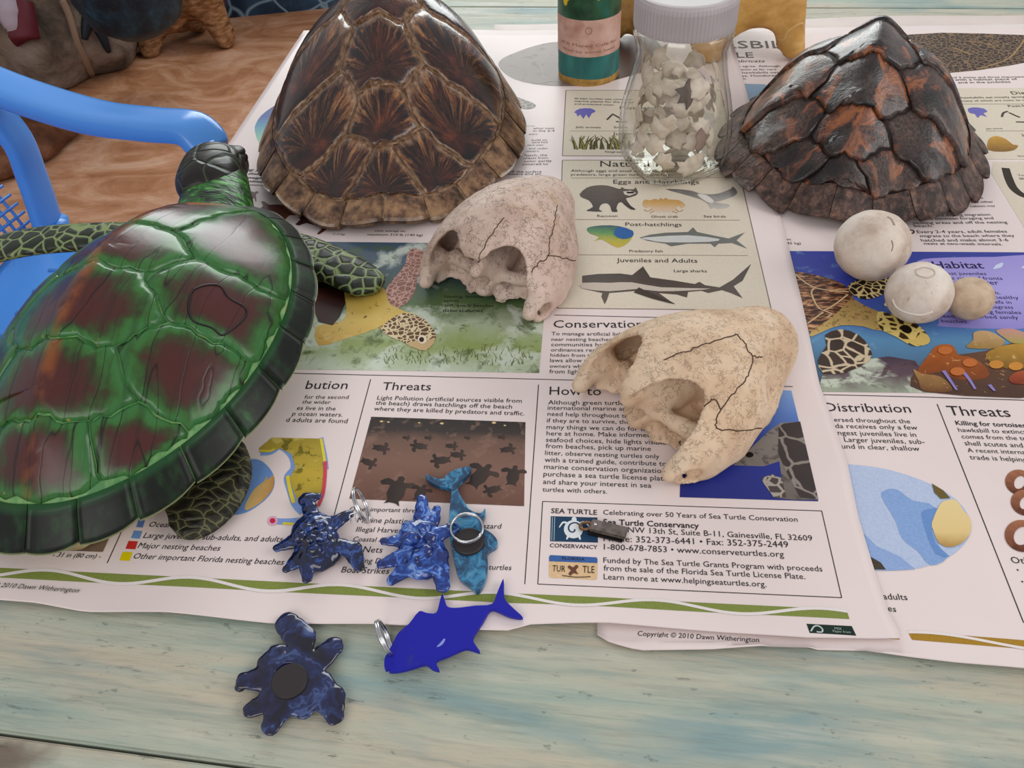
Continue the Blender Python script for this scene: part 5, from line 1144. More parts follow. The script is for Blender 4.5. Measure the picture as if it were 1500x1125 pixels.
for q_ in lay[0]: patch(BS, q_, 'vertebral_scute', MAT_BSC, bshell, 0.0018, 0.008, 0.75)
for q_ in lay[1]: patch(BS, q_, 'costal_scute', MAT_BSC, bshell, 0.0018, 0.007, 0.5)
for a0, a1 in lay[2]: marginal(BS, a0, a1, 'marginal_scute', MAT_BMG, bshell, 0.0018, 0.007, 0.86, 0.022)

# ---- hawksbill carapace ---------------------------------------------------
n = NT('hawksbill_scute'); rv, rr_, rs = ray_vec(n, 1.6, 0.7); duv = n.attr('duv')
ds_ = n.sep(duv); w = n.warp(duv, 9, 0.16)
idx_ = n.new('ShaderNodeCombineXYZ'); n.put(idx_.inputs[2], n.math('MULTIPLY', ds_[2], 4.0))
w2 = n.vadd(n.map(w, (1.0, 0.75, 0.0)), idx_.outputs[0])
fm = n.noise(w2, 5.2, 4, 0.62, 0.9)
c = n.ramp(fm, [(0.44, '0e0a09'), (0.52, '20120f'), (0.57, '5f3320'), (0.63, '9a5a30'), (0.7, '6f3f26')])
du = n.math('MULTIPLY', n.ramp(n.noise(duv, 3.2, 3), [(0.4, 0.0), (0.6, 1.0)]), n.ramp(n.noise(duv, 60, 4, 0.7), [(0.4, 0.25), (0.6, 0.85)]))
c = n.mix(n.math('MULTIPLY', du, 0.75), c, '6a544a')
n.bump(n.math('ADD', n.noise(rv, 8, 3, 0.6), n.math('MULTIPLY', n.noise(duv, 40, 4, 0.7), 0.8)), 0.35, 0.0016)
MAT_HSC = n.done(c, n.ramp(n.noise(duv, 5, 3), [(0.4, 0.16), (0.65, 0.42)]), 0.5, coat=0.2, coat_rough=0.12)
n = NT('hawksbill_seam'); MAT_HSEAM = n.done('1a0f0c', 0.6, 0.3)
n = NT('hawksbill_marginal'); duv = n.attr('duv')
c = n.ramp(n.noise(n.warp(duv, 20, 0.08), 16, 5, 0.7), [(0.36, '20140f'), (0.5, '4a332a'), (0.6, '6a5046'), (0.72, '9a683c')])
n.bump(n.noise(duv, 45, 4, 0.7), 0.7, 0.002); MAT_HMG = n.done(c, 0.42, 0.5)
h_ = math.radians(-19)
HSH = Shell((0.231, 0.698, 0.006), h_, 0.109, 0.130, lambda v: 0.97 - 0.20 * v - 0.12 * np.clip(v, 0, 1) ** 2, lambda v: 0.080 + 0.018 * v, lambda v, u: 0.004 + 0.010 * np.clip(v + 0.5, 0, 2) + 0.003 * np.cos(u * 11), 1.12, 0.004)
hshell = thing('hawksbill_shell', 'dark jagged hawksbill turtle shell with orange flame marks right of the glass jar', 'turtle shell', tuple(HSH.o))
lay = scute_layout([0.86, 0.28, -0.13, -0.45, -0.71, -0.86], [0.24, 0.22, 0.2, 0.08], [(0.38, 0.07), (0.36, -0.32), (0.28, -0.58)], [math.radians(6), math.radians(-24), math.radians(-50)], 0.86)
shell_base(HSH, 'bone_base', MAT_HSEAM, hshell)
for q_ in lay[0]: patch(HSH, q_, 'vertebral_scute', MAT_HSC, hshell, 0.0016, 0.004, 0.5, amp=0.010, lap=0.035, wave=0.12)
for q_ in lay[1]: patch(HSH, q_, 'costal_scute', MAT_HSC, hshell, 0.0016, 0.004, 0.3, amp=0.010, lap=0.03, wave=0.15)
for a0, a1 in lay[2]: marginal(HSH, a0, a1, 'marginal_scute', MAT_HMG, hshell, 0.0016, 0.002, 0.86, 0.07)
# ------------------------------------------------------------------ sea turtle skulls, seen from behind
def bone_mat(name, a, b, c_, crack, k, amt=0.6):
    n = NT(name); v = n.obj(); w = n.warp(v, 60, 0.012)
    c = n.ramp(n.noise(v, 28, 5, 0.6), [(0.3, a), (0.5, b), (0.72, c_)])
    st = n.ramp(n.noise(n.vadd(v, (k, 0.2, 0.1)), 20, 3), [(0.58, 0.0), (0.72, 0.45)])
    c = n.mix(st, c, 'b08a58')
    # fine crackle: short broken lines
    e = n.voro(n.warp(v, 170, 0.012), 300, 'DISTANCE_TO_EDGE')
    br = n.ramp(n.noise(v, 160, 3, 0.6), [(0.46, 0.0), (0.55, 1.0)])
    up = n.ramp(n.sep(n.new('ShaderNodeNewGeometry').outputs['Normal'])[2], [(0.05, 0.0), (0.35, 1.0)])
    cr = n.math('MULTIPLY', n.math('MULTIPLY', n.ramp(e, [(0.02, 1.0), (0.09, 0.0)]), br), up)
    c = n.mix(n.math('MULTIPLY', cr, amt), c, crack)
    n.bump(n.math('SUBTRACT', n.noise(v, 120, 4), n.math('MULTIPLY', cr, 1.2)), 0.45, 0.0012)
    return n.done(c, 0.62, 0.3, sub=0.0)
def skull_f(prm):
    asym = prm.get('asym', 0.0)
    def f(X, Y, Z):
        wy_ = 1 - 0.035 * X                                     # narrower towards the snout
        Yw = Y / np.clip(wy_, 0.6, 1.3)
        def dome(g): return ell(X, Yw, Z, (-0.7, 0, 0.6), (7.4 - g, 5.5 - g, prm.get('hz', 5.8) - g * 1.05))
        outer = smin(dome(0), ell(X, Y, Z, (5.0, 0, 1.3), (3.0, 2.7, 2.7)), 1.0)
        fl_z = 1.0 - 0.06 * np.abs(Y) - np.clip(-3.7 - X, 0, 9) * 0.9 + 0.22 * np.sin(X * 2.1 + asym) * np.cos(Y * 1.7)
        inner = smax(smax(dome(0.42), X + 0.6, 0.8), fl_z - Z, 0.4)
        d = smax(outer, -inner, 0.25)
        d = smax(d, -(X + 5.7 - 0.10 * (Z - 3) - 0.12 * np.abs(Y)), 0.3)      # rear rim of the roof and cheeks
        for s_ in (1, -1):                                      # the two temporal openings arch forward into the roof
            d = smax(d, -ell(X, Y, Z, (-5.7, s_ * 2.3, 2.8), (prm.get('cut', 3.1), prm.get('cy', 1.75), 3.0), s_ * 0.05), 0.35)
            d = smax(d, -ell(X, Y, Z, (3.3, s_ * 5.0, 2.6), (1.6, 1.6, 1.9), s_ * 0.25), 0.3)   # eye sockets
            # squamosal horns at the rear corners, cheeks and quadrates
            d = smin(d, cap(X, Y, Z, (-3.6, s_ * 4.6, 2.0), (-5.7, s_ * 4.5, 1.1), 0.75, 0.5), 0.7)
            d = smin(d, cap(X, Y, Z, (-3.6, s_ * 4.5, 1.5), (-4.0, s_ * 4.2, 0.3), 0.8, 0.5), 0.6)
            d = smin(d, cap(X, Y, Z, (-0.8, s_ * 3.4, 2.0), (-2.6, s_ * 3.7, 0.6), 0.7, 0.6), 0.5)
            d = smax(d, -ell(X, Y, Z, (-4.9, s_ * 5.2, 0.9), (0.9, 0.5, 0.6)), 0.2)
            d = smax(d, -ell(X, Y, Z, (1.2, s_ * 5.8, -0.5), (2.0, 1.3, 1.3)), 0.4)              # open lower cheek edge
        # braincase, occipital crest, condyle, palate
        d = smin(d, ell(X, Y, Z, (-1.2, 0, 2.3), (3.6, 1.45, 1.7)), 0.6)
        d = smin(d, cap(X, Y, Z, (-1.0, 0, 4.3), (-5.3, 0, 3.3), 0.75, 0.42), 0.6)
        d = smin(d, ell(X, Y, Z, (-3.4, 0, 2.4), (1.9, 0.42, 1.6)), 0.5)
        d = smin(d, ell(X, Y, Z, (-4.6, 0, 1.0), (0.6, 0.6, 0.5)), 0.4)
        d = smin(d, cap(X, Y, Z, (-4.0, 0, 0.9), (3.0, 0, 0.7), 0.6, 1.4), 0.6)
        d = smin(d, cap(X, Y, Z, (-3.6, 1.0, 1.7), (-2.8, 3.4, 1.6), 0.5, 0.6), 0.4); d = smin(d, cap(X, Y, Z, (-3.6, -1.0, 1.7), (-2.8, -3.4, 1.6), 0.5, 0.6), 0.4)
        d = smax(d, -ell(X, Y, Z, (-4.6, 0, 1.95), (1.3, 0.55, 0.6)), 0.2)                        # foramen magnum
        for s_ in (1, -1): d = smax(d, -ell(X, Y, Z, (-3.3, s_ * 1.5, 1.2), (0.8, 0.45, 0.5)), 0.2)
        d = smax(d, -ell(X, Y, Z, (7.6, 0, 2.0), (1.4, 1.0, 0.9)), 0.3)                           # nose
        d = smax(d, -(Z - 0.0 - 0.25 * np.sin(X * 1.3 + asym) ** 2 - 0.12 * np.cos(Y * 2)), 0.15)
        d += 0.03 * np.sin(X * 5 + Y * 3) * np.sin(Y * 4.3 - Z * 3) + 0.015 * np.sin(X * 11 + Z * 9) * np.sin(Y * 13)
        return d
    return f
def skull(name, label, loc, heading, scale, mat, prm, sutures):
    t = thing(name, label, 'skull', loc)
    V, Fc = surfnet(skull_f(prm), (-6.6, -6.4, -0.4), (8.6, 6.4, 7.0), 0.17)
    V = place(V, loc, heading, 0.01 * scale, prm.get('tilt'))
    V[:, 2] += loc[2] - V[:, 2].min()
    o = mesh_obj('cranium', V, Fc, mat, t)
    bv = BVHTree.FromPolygons([Vector(q_) for q_ in V], [tuple(map(int, f_)) for f_ in Fc])
    for pts in sutures:
        jit = random.Random(int(pts[0][0])); sp_ = spline(pts, 6)
        sp_ = [(a + jit.uniform(-1.6, 1.6), b + jit.uniform(-1.6, 1.6)) for a, b in sp_]
        relief('suture', bv, sp_, 0.00042, plain('4a3524', 0.8), t, 0.0, 1, 5)
    return t
MB1 = bone_mat('bone_grey_cream', 'b89f90', 'cdb6a8', 'd8c5b8', '6b5446', 0.0)
MB2 = bone_mat('bone_warm_cream', 'c2a284', 'd8bd9f', 'e0ccb4', '6b4e36', 0.7, 0.42)
skull('turtle_skull', 'greyish crackled turtle skull beside the brown shell with rear cavities facing front', (-0.058, 0.512, 0.003), math.radians(66), 0.97, MB1, {'asym': 0.4, 'tilt': Matrix.Rotation(math.radians(-6), 4, 'Y')},
    [[(700, 385), (708, 365), (722, 340), (738, 318)], [(779, 398), (790, 385), (803, 375), (806, 350), (812, 325), (815, 300)], [(803, 375), (825, 378), (850, 384)]])
skull('turtle_skull', 'warm cream turtle skull with deep rear openings lying partly over the small blue turtle picture', (0.067, 0.372, 0.003), math.radians(37), 0.98, MB2, {'asym': 1.5, 'hz': 5.0, 'cut': 4.5, 'cy': 1.95, 'tilt': Matrix.Rotation(math.radians(-4), 4, 'Y')},
    [[(972, 527), (1005, 515), (1040, 502), (1078, 490)], [(1078, 490), (1092, 505), (1103, 521), (1118, 523)], [(1103, 521), (1098, 545), (1080, 570), (1058, 596), (1050, 615)], [(1030, 596), (1045, 585), (1055, 600)], [(1050, 615), (1050, 628), (1080, 630), (1120, 626)]])

# ------------------------------------------------------------------ yellow ochre bone behind the jar
n = NT('ochre_bone'); v = n.obj()
c = n.ramp(n.noise(n.map(v, (1, 1, 2)), 30, 5, 0.6), [(0.3, 'a87838'), (0.5, 'c4944e'), (0.7, 'd6ac68')])
c = n.mix(n.ramp(n.math('ABSOLUTE', n.math('SUBTRACT', n.noise(v, 22, 1), 0.5)), [(0.0, 0.6), (0.015, 0.0)]), c, 'dcc08a')
c = n.mix(n.ramp(n.noise(v, 70, 3), [(0.68, 0.0), (0.72, 0.6)]), c, '6b4a24')
n.bump(n.noise(v, 40, 4), 0.4, 0.002); MAT_OCHRE = n.done(c, 0.5, 0.35)
def ochre_f(X, Y, Z):
    d = ell(X, Y, Z, (0, 0.1, 3.0), (7.6, 5.6, 5.6))
    d = smax(d, -ell(X, Y, Z, (0, 0.6, 1.6), (6.9, 5.4, 5.6)), 0.3)
    d = smin(d, cap(X, Y, Z, (6.0, -1.5, 4.0), (7.3, -2.6, 0.6), 1.5, 0.9), 0.9)
    d = smin(d, cap(X, Y, Z, (-6.0, -1.0, 4.0), (-7.6, -1.8, 0.6), 1.2, 0.6), 0.9)
    d = smin(d, cap(X, Y, Z, (0.5, -3.5, 4.6), (0.8, -4.6, 0.5), 1.4, 0.8), 1.0)
    d = smin(d, cap(X, Y, Z, (0.0, 4.0, 4.0), (0.0, 5.6, 0.5), 1.4, 0.9), 1.0)
    d = smax(d, -ell(X, Y, Z, (4.2, -4.6, 0.4), (2.2, 3.4, 2.3)), 0.4)
    d = smax(d, -ell(X, Y, Z, (-3.6, -4.2, 0.4), (2.9, 3.4, 3.0)), 0.4)
    return np.maximum(d, -Z)
V, Fc = surfnet(ochre_f, (-9.5, -6.8, -0.3), (9.5, 7.6, 9.2), 0.26)
ob = P(1042, 78); oloc = (0.127, 0.948, 0.0032)
oc = thing('ochre_skull', 'smooth yellow ochre domed skull with arched openings behind the glass jar', 'skull', oloc)
mesh_obj('cranium', place(V, oloc, math.radians(-13), 0.0130), Fc, MAT_OCHRE, oc)

# ------------------------------------------------------------------ three eggs
n = NT('egg_chalk'); v = n.obj()
c = n.ramp(n.noise(v, 45, 5, 0.65), [(0.3, 'b9a594'), (0.5, 'd6c8ba'), (0.7, 'e3dad0')])
c = n.mix(n.ramp(n.noise(n.map(v, (4, 4, 1)), 60, 3), [(0.66, 0.0), (0.72, 0.5)]), c, '8a7868')
c = n.mix(n.ramp(n.noise(n.vadd(v, (0.3, 0, 0)), 25, 3), [(0.62, 0.0), (0.72, 0.6)]), c, 'b08a66')
n.bump(n.noise(v, 90, 4), 0.5, 0.0012); MAT_EGG = n.done(c, 0.6, 0.35)
n = NT('egg_tan'); v = n.obj(); c = n.ramp(n.noise(v, 120, 4, 0.6), [(0.3, 'b39a80'), (0.6, 'ccb59c')]); n.bump(n.noise(v, 150, 3), 0.6, 0.001); MAT_EGG2 = n.done(c, 0.65, 0.3)
def egg(label, px, py, r, mat, dents, name='turtle_egg', sq=0.96):
    z0 = 0.0018; c = P(px, py, r * sq + z0)
    R_ = r * 100
    def f(X, Y, Z):
        d = ell(X, Y, Z, (0, 0, 0), (R_, R_ * 0.98, R_ * sq))
        for (a, e, dr, dp) in dents:
            q_ = R_ * np.array([math.cos(a) * math.cos(e), math.sin(a) * math.cos(e), math.sin(e)]) * (1 + dr)
            d = smax(d, -ell(X, Y, Z, q_, (R_ * dp,) * 3), 0.25)
        return d + 0.02 * np.sin(X * 4 + 1) * np.sin(Y * 5 + Z * 3)
    V, Fc = surfnet(f, (-R_ - 0.3,) * 3, (R_ + 0.3,) * 3, 0.11)
    V = place(V, (c[0], c[1], 0), 0, 0.01); V[:, 2] += z0 - V[:, 2].min()
    return tag(mesh_obj(name, V, Fc, mat), label, 'egg', 'turtle eggs on the reef picture'), c, V, Fc
e1, c1, V1_, F1_ = egg('largest of the three chalky white eggs, touching the hawksbill shell rim', 1278, 360, 0.0262, MAT_EGG, [(1.2, 0.9, 0.75, 0.8), (-0.6, -0.5, 0.75, 0.8)])
e2, c2, V2_, F2_ = egg('middle-sized white egg with a peeling skin flap, between the other two eggs', 1346, 429, 0.0216, MAT_EGG, [(0.6, 1.2, 0.8, 0.85)])
e3, c3, V3_, F3_ = egg('smallest egg, tan and gritty, on the right of the white eggs', 1421, 437, 0.0152, MAT_EGG2, [(2.5, 0.9, 0.8, 0.85)])
bv = BVHTree.FromPolygons([Vector(q_) for q_ in V2_], [tuple(map(int, f_)) for f_ in F2_])
relief('skin_wrinkle', bv, [(1341, 396), (1352, 392), (1366, 395), (1369, 402), (1358, 407), (1344, 403), (1341, 397)], 0.0006, plain('c2b4a6', 0.6), e2, 0, 4)
relief('skin_wrinkle', bv, [(1308, 438), (1314, 450), (1330, 458), (1350, 461), (1366, 456)], 0.0006, plain('e6dcd2', 0.5), e2, 0.0003, 4)
V, Fc = loft(spline([P(1318, 432, 0.014), P(1310, 440, 0.010), P(1302, 445, 0.009), P(1296, 444, 0.009)], 4), list(np.linspace(0.005, 0.0022, 13)), list(np.linspace(0.002, 0.0008, 13)), 10)
mesh_obj('skin_flap', V, Fc, MAT_EGG, e2)
bv = BVHTree.FromPolygons([Vector(q_) for q_ in V1_], [tuple(map(int, f_)) for f_ in F1_])
relief('crease', bv, [(1306, 352), (1308, 360), (1306, 368)], 0.0004, plain('8f7d6e', 0.7), e1, 0, 4)
relief('crease', bv, [(1300, 318), (1306, 322), (1310, 330)], 0.0008, plain('a8978a', 0.7), e1, 0, 4)
# ------------------------------------------------------------------ glass jar of egg shell pieces
def glass(name, tint, rough=0.02, edge=0.55):
    n = NT(name); t = n.t; out = t.nodes['Material Output']; t.nodes.remove(n.b)
    tr = n.new('ShaderNodeBsdfTransparent'); gl = n.new('ShaderNodeBsdfGlossy'); mx = n.new('ShaderNodeMixShader')
    lw = n.new('ShaderNodeLayerWeight'); lw.inputs['Blend'].default_value = 0.5
    n.put(tr.inputs['Color'], n.ramp(lw.outputs['Facing'], [(0.6, tint), (1.0, (int(tint[0] * edge), int(tint[1] * edge), int(tint[2] * edge)))]))
    gl.inputs['Roughness'].default_value = rough; gl.inputs['Color'].default_value = (1.0, 1.0, 1.0, 1)
    fac = n.math('ADD', n.math('MULTIPLY', n.math('POWER', lw.outputs['Facing'], 3.5), 0.75), 0.045)
    t.links.new(fac, mx.inputs[0]); t.links.new(tr.outputs[0], mx.inputs[1]); t.links.new(gl.outputs[0], mx.inputs[2]); t.links.new(mx.outputs[0], out.inputs['Surface'])
    return n.m
MAT_GLASS = glass('clear_glass', (253, 253, 251), 0.02, 0.6)
JC = (0.0705, 0.668, 0.003); JR = math.radians(22)
jar = thing('glass_jar', 'clear glass jar with a ribbed grey lid holding broken egg shells', 'jar', JC)
outer = [(0.0, 0.0), (0.03, 0.0), (0.0365, 0.0022), (0.0405, 0.008), (0.0425, 0.018), (0.0430, 0.035), (0.0420, 0.052), (0.0395, 0.068), (0.0368, 0.084), (0.0358, 0.096), (0.0366, 0.106), (0.0388, 0.113), (0.0398, 0.117), (0.0392, 0.1205), (0.0372, 0.122), (0.0378, 0.1245), (0.0372, 0.127), (0.0368, 0.134)]
inner = [(r - 0.0028 if r > 0.005 else 0.0, max(z, 0.006)) for r, z in outer]
def sqv(z): return 3.4 - 1.4 * min(1, max(0, (z - 0.05) / 0.055))
def jar_lathe(prof, nseg=72):
    V, Fc = [], []
    for r, z in prof:
        v_, _ = lathe([(r, z)], nseg, sqv(z), JR, JC); V += v_
    for i in range(len(prof) - 1):
        for k in range(nseg):
            k2 = (k + 1) % nseg; Fc.append((i * nseg + k, i * nseg + k2, (i + 1) * nseg + k2, (i + 1) * nseg + k))
    return V, Fc
Vo, Fo = jar_lathe(outer); Vi, Fi = jar_lathe(inner)
V, Fc = join_geo((Vo, Fo), (Vi, [f[::-1] for f in Fi])); nO = len(Vo); m_ = 72
for k in range(m_):
    k2 = (k + 1) % m_; Fc.append((nO - m_ + k, nO - m_ + k2, nO + len(Vi) - m_ + k2, nO + len(Vi) - m_ + k))
mesh_obj('glass_body', V, Fc, MAT_GLASS, jar)
n = NT('lid_plastic'); v = n.obj(); MAT_LID = n.done(n.mix(n.noise(v, 40, 3), 'a39a9c', 'b5adae'), 0.45, 0.4)
V, Fc = [], []                                         # ribbed screw lid
prof = [(0.0375, 0.1225, 0), (0.0392, 0.1228, 1), (0.0396, 0.126, 1), (0.0396, 0.1425, 1), (0.0390, 0.1455, 0.3), (0.0372, 0.1478, 0), (0.0345, 0.1482, 0), (0.0335, 0.1468, 0), (0.0, 0.1468, 0)]
nr_ = 320
for r, z, rb in prof:
    for k in range(nr_):
        a = 2 * math.pi * k / nr_; rr_2 = r + (0.00055 * rb if k % 4 in (0, 1) else 0)
        V.append((JC[0] + rr_2 * math.cos(a), JC[1] + rr_2 * math.sin(a), JC[2] + z))
for i in range(len(prof) - 1):
    for k in range(nr_):
        k2 = (k + 1) % nr_; Fc.append((i * nr_ + k, i * nr_ + k2, (i + 1) * nr_ + k2, (i + 1) * nr_ + k))
mesh_obj('lid', V, Fc, MAT_LID, jar, smooth=False)
# shell fragments: six shapes of broken, curved shell, copied and turned
n = NT('egg_shell_fragment'); v = n.obj()
c = n.ramp(n.noise(v, 90, 4, 0.6), [(0.3, 'c2b3a2'), (0.5, 'd9ccbe'), (0.7, 'e6ddd2')])
MAT_FRAG = n.done(c, 0.7, 0.25)
MAT_FRAG_D = plain('54443e', 0.7); MAT_FRAG_B = plain('957d70', 0.7)
fr_rnd = random.Random(21); frag_meshes = []
for s_ in range(6):
    m_ = 14; R_ = 0.019 + 0.003 * fr_rnd.random()
    rad = [0.0065 + 0.0075 * fr_rnd.random() for _ in range(m_)]
    V, Fc = [], []
    for ly in (0, 1):
        rq = R_ - 0.0007 * ly; V.append((0, 0, rq - R_))
        for k in range(1, 6):
            for i in range(m_):
                a = 2 * math.pi * i / m_; q_ = rad[i] * k / 5; ph = q_ / R_
                V.append((rq * math.sin(ph) * math.cos(a), rq * math.sin(ph) * math.sin(a), rq * math.cos(ph) - R_))
    M_ = 1 + 5 * m_
    for i in range(m_):
        j = (i + 1) % m_; Fc.append((0, 1 + i, 1 + j)); Fc.append((M_, M_ + 1 + j, M_ + 1 + i))
        for k in range(4):
            a, b = 1 + k * m_, 1 + (k + 1) * m_
            Fc.append((a + i, b + i, b + j, a + j)); Fc.append((M_ + a + i, M_ + a + j, M_ + b + j, M_ + b + i))
        e_ = 1 + 4 * m_; Fc.append((e_ + i, M_ + e_ + i, M_ + e_ + j, e_ + j))
    me = bpy.data.meshes.new('shell_fragment'); me.from_pydata(V, [], Fc); me.polygons.foreach_set('use_smooth', [True] * len(Fc)); me.update(); me.materials.append(MAT_FRAG)
    frag_meshes.append(me)
dk_m = frag_meshes[2].copy(); dk_m.materials.clear(); dk_m.materials.append(MAT_FRAG_D)
br_m = frag_meshes[4].copy(); br_m.materials.clear(); br_m.materials.append(MAT_FRAG_B)
for k in range(70):
    o = bpy.data.objects.new('egg_shell_fragment', frag_meshes[k % 6]); COL.objects.link(o)
    lv_ = k // 14; a = 2 * math.pi * ((k * 0.381966) % 1.0) + 0.3 * fr_rnd.random(); wall = k % 3 != 0
    z = JC[2] + 0.015 + lv_ * 0.0165 + 0.006 * fr_rnd.random()
    rmax = 0.0345 if z < 0.06 else 0.0315; r_ = rmax * (1.0 if wall else 0.55 * fr_rnd.random())
    o.location = (JC[0] + r_ * math.cos(a), JC[1] + r_ * math.sin(a), z)
    if wall: o.rotation_euler = (fr_rnd.uniform(-0.3, 0.3), math.radians(90) + fr_rnd.uniform(-0.45, 0.45), 0); o.rotation_euler = (Matrix.Rotation(a, 3, 'Z') @ Matrix.Rotation(math.radians(90) + fr_rnd.uniform(-0.5, 0.4), 3, 'Y') @ Matrix.Rotation(fr_rnd.uniform(0, 6.3), 3, 'Z')).to_euler()
    else: o.rotation_euler = (fr_rnd.uniform(-0.9, 0.9), fr_rnd.uniform(-0.9, 0.9), fr_rnd.uniform(0, 6.3))
    o.scale = (0.9,) * 3
    tag(o, 'cream egg shell fragment in the ' + ('bottom', 'second', 'middle', 'fourth', 'uppermost', 'uppermost')[lv_] + ' layer of the jar pile', 'egg shell', 'egg shell fragments in the glass jar')
for me, px_, lab, rot in ((dk_m, (1012, 135), 'dark brown curved fragment near the top of the jar pile', (1.2, 0.4, 0.5)), (br_m, (1032, 205), 'dull reddish brown fragment against the right side of the jar', (1.5, 0.2, 1.1))):
    o = bpy.data.objects.new('egg_shell_fragment', me); COL.objects.link(o)
    yv = JC[1] - 0.03; q0 = P(*px_); z = CAMH * (1 - yv / q0[1]); o.location = (q0[0] * yv / q0[1], yv, z); o.rotation_euler = rot; o.scale = (1.1,) * 3
    tag(o, lab, 'egg shell', 'egg shell fragments in the glass jar')

# ------------------------------------------------------------------ painted bottle
BC = (-0.0055, 0.8585, 0.003); BRr = 0.0315
def zb_(py): return CAMH * (1 - (BC[1] - BRr) / P(860, py)[1])
bottle = thing('glass_bottle', 'glass bottle with teal bands and a pink label standing behind the front skull', 'bottle', BC)
bottle['label'] = 'glass bottle with teal bands and a faded pink label left of the jar'
MAT_BGL = NT('bottle_glass').done('6f7a52', 0.08, 0.5, coat=0.3)
V, Fc = lathe([(0.0, 0.004), (0.022, 0.001), (0.0285, 0.0), (0.031, 0.003), (BRr, 0.008), (BRr, 0.125), (0.0295, 0.138), (0.022, 0.15), (0.0145, 0.165), (0.0135, 0.205), (0.0152, 0.207), (0.0152, 0.214), (0.0125, 0.215), (0.0, 0.215)], 56, cen=BC)
mesh_obj('glass_body', V, Fc, MAT_BGL, bottle)
def band(name, z0, z1, mat, dr, wav=0.0, a0=0.0, a1=2 * math.pi):
    V, Fc = [], []; m_ = 64
    for i in range(5):
        for k in range(m_ + 1):
            a = a0 + (a1 - a0) * k / m_; z = z0 + (z1 - z0) * i / 4 + (wav * math.sin(3 * a + 1) if i in (0, 4) else 0)
            V.append((BC[0] + (BRr + dr) * math.cos(a), BC[1] + (BRr + dr) * math.sin(a), z))
    for i in range(4):
        for k in range(m_): Fc.append((i * (m_ + 1) + k, i * (m_ + 1) + k + 1, (i + 1) * (m_ + 1) + k + 1, (i + 1) * (m_ + 1) + k))
    return mesh_obj(name, V, Fc, mat, bottle)
n = NT('sand_paint'); v = n.obj(); band('sand_layer', zb_(128), zb_(114), n.done(n.ramp(n.noise(v, 120, 4), [(0.3, '8a6a34'), (0.6, 'b8924e')]), 0.6, 0.3), 0.0002)
n = NT('teal_paint'); v = n.obj(); MAT_TB = n.done(n.ramp(n.noise(n.map(v, (1, 1, 0.5)), 60, 4), [(0.3, '1f5a58'), (0.6, '2f7672'), (0.8, '3f7f78')]), 0.35, 0.45)
band('teal_band', zb_(117), zb_(80), MAT_TB, 0.0004, 0.0006)
n = NT('pink_label_paper'); v = n.obj(); c = n.ramp(n.noise(v, 50, 4), [(0.3, 'b58c7c'), (0.55, 'cda899'), (0.75, 'd8b8aa')]); c = n.mix(n.ramp(n.noise(n.vadd(v, (0.1, 0, 0)), 30, 2), [(0.6, 0.0), (0.7, 0.6)]), c, '9a5f48')
band('paper_label', zb_(84), zb_(30), n.done(c, 0.55, 0.3), 0.0006)
n = NT('green_paint'); v = n.obj(); MAT_GB = n.done(n.ramp(n.noise(v, 55, 4), [(0.3, '1c3a2a'), (0.55, '2f5a3f'), (0.75, '2f6a62')]), 0.35, 0.45)
band('green_band', zb_(31), 0.128, MAT_GB, 0.0004)
for px_, sz in (((826, 4), 0.006), ((830, -6), 0.007), ((872, -4), 0.004)):
    a = -math.pi / 2 + (px_[0] - 860) / 42; q_ = np.array((BC[0] + (BRr + 0.0005) * math.cos(a), BC[1] + (BRr + 0.0005) * math.sin(a), zb_(px_[1])))
    V, Fc = surfnet(lambda X, Y, Z: ell(X, Y, Z, (0, 0, 0), (sz * 50, 0.12, sz * 100)), (-1, -0.4, -1.2), (1, 0.4, 1.2), 0.06); mesh_obj('painted_petal', place(V, q_, a + math.pi / 2, 0.01), Fc, plain('d8b428', 0.4), bottle)
def wrap_text(s, zc, w_ang, size, mat):
    cu = bpy.data.curves.new('t', 'FONT'); cu.body = s; cu.resolution_u = 2; o = bpy.data.objects.new('t', cu); me = o.to_mesh()
    co = np.zeros(len(me.vertices) * 3); me.vertices.foreach_get('co', co); co = co.reshape(-1, 3); fc = [tuple(p.vertices) for p in me.polygons]
    o.to_mesh_clear(); bpy.data.objects.remove(o); bpy.data.curves.remove(cu)
    x = (co[:, 0] - co[:, 0].min()) / np.ptp(co[:, 0]) - 0.5; a = -math.pi / 2 + x * w_ang
    V = np.stack([BC[0] + (BRr + 0.0008) * np.cos(a), BC[1] + (BRr + 0.0008) * np.sin(a), zc + co[:, 1] * size], 1)
    mesh_obj('label_text', V, fc, mat, bottle, smooth=False)
lt = plain('96695a', 0.6)
wrap_text('of A Maped Cafe for', zb_(69), 2.1, 0.0042, lt); wrap_text('filled by some hand', zb_(78), 1.9, 0.0038, lt)
V, Fc = tube([(BC[0] + (BRr + 0.0008) * math.cos(-math.pi / 2 + 0.10 * math.cos(t)), BC[1] + (BRr + 0.0008) * math.sin(-math.pi / 2 + 0.10 * math.cos(t)), zb_(45) + 0.0032 * math.sin(t)) for t in np.linspace(0, 6.28, 20, endpoint=False)], 0.0003, 5, True)
mesh_obj('label_ornament', V, Fc, lt, bottle)
V, Fc = lathe([(0.0, 0.212), (0.0118, 0.212), (0.0125, 0.226), (0.0, 0.227)], 32, cen=BC); mesh_obj('cork', V, Fc, plain('a9825a', 0.8), bottle)

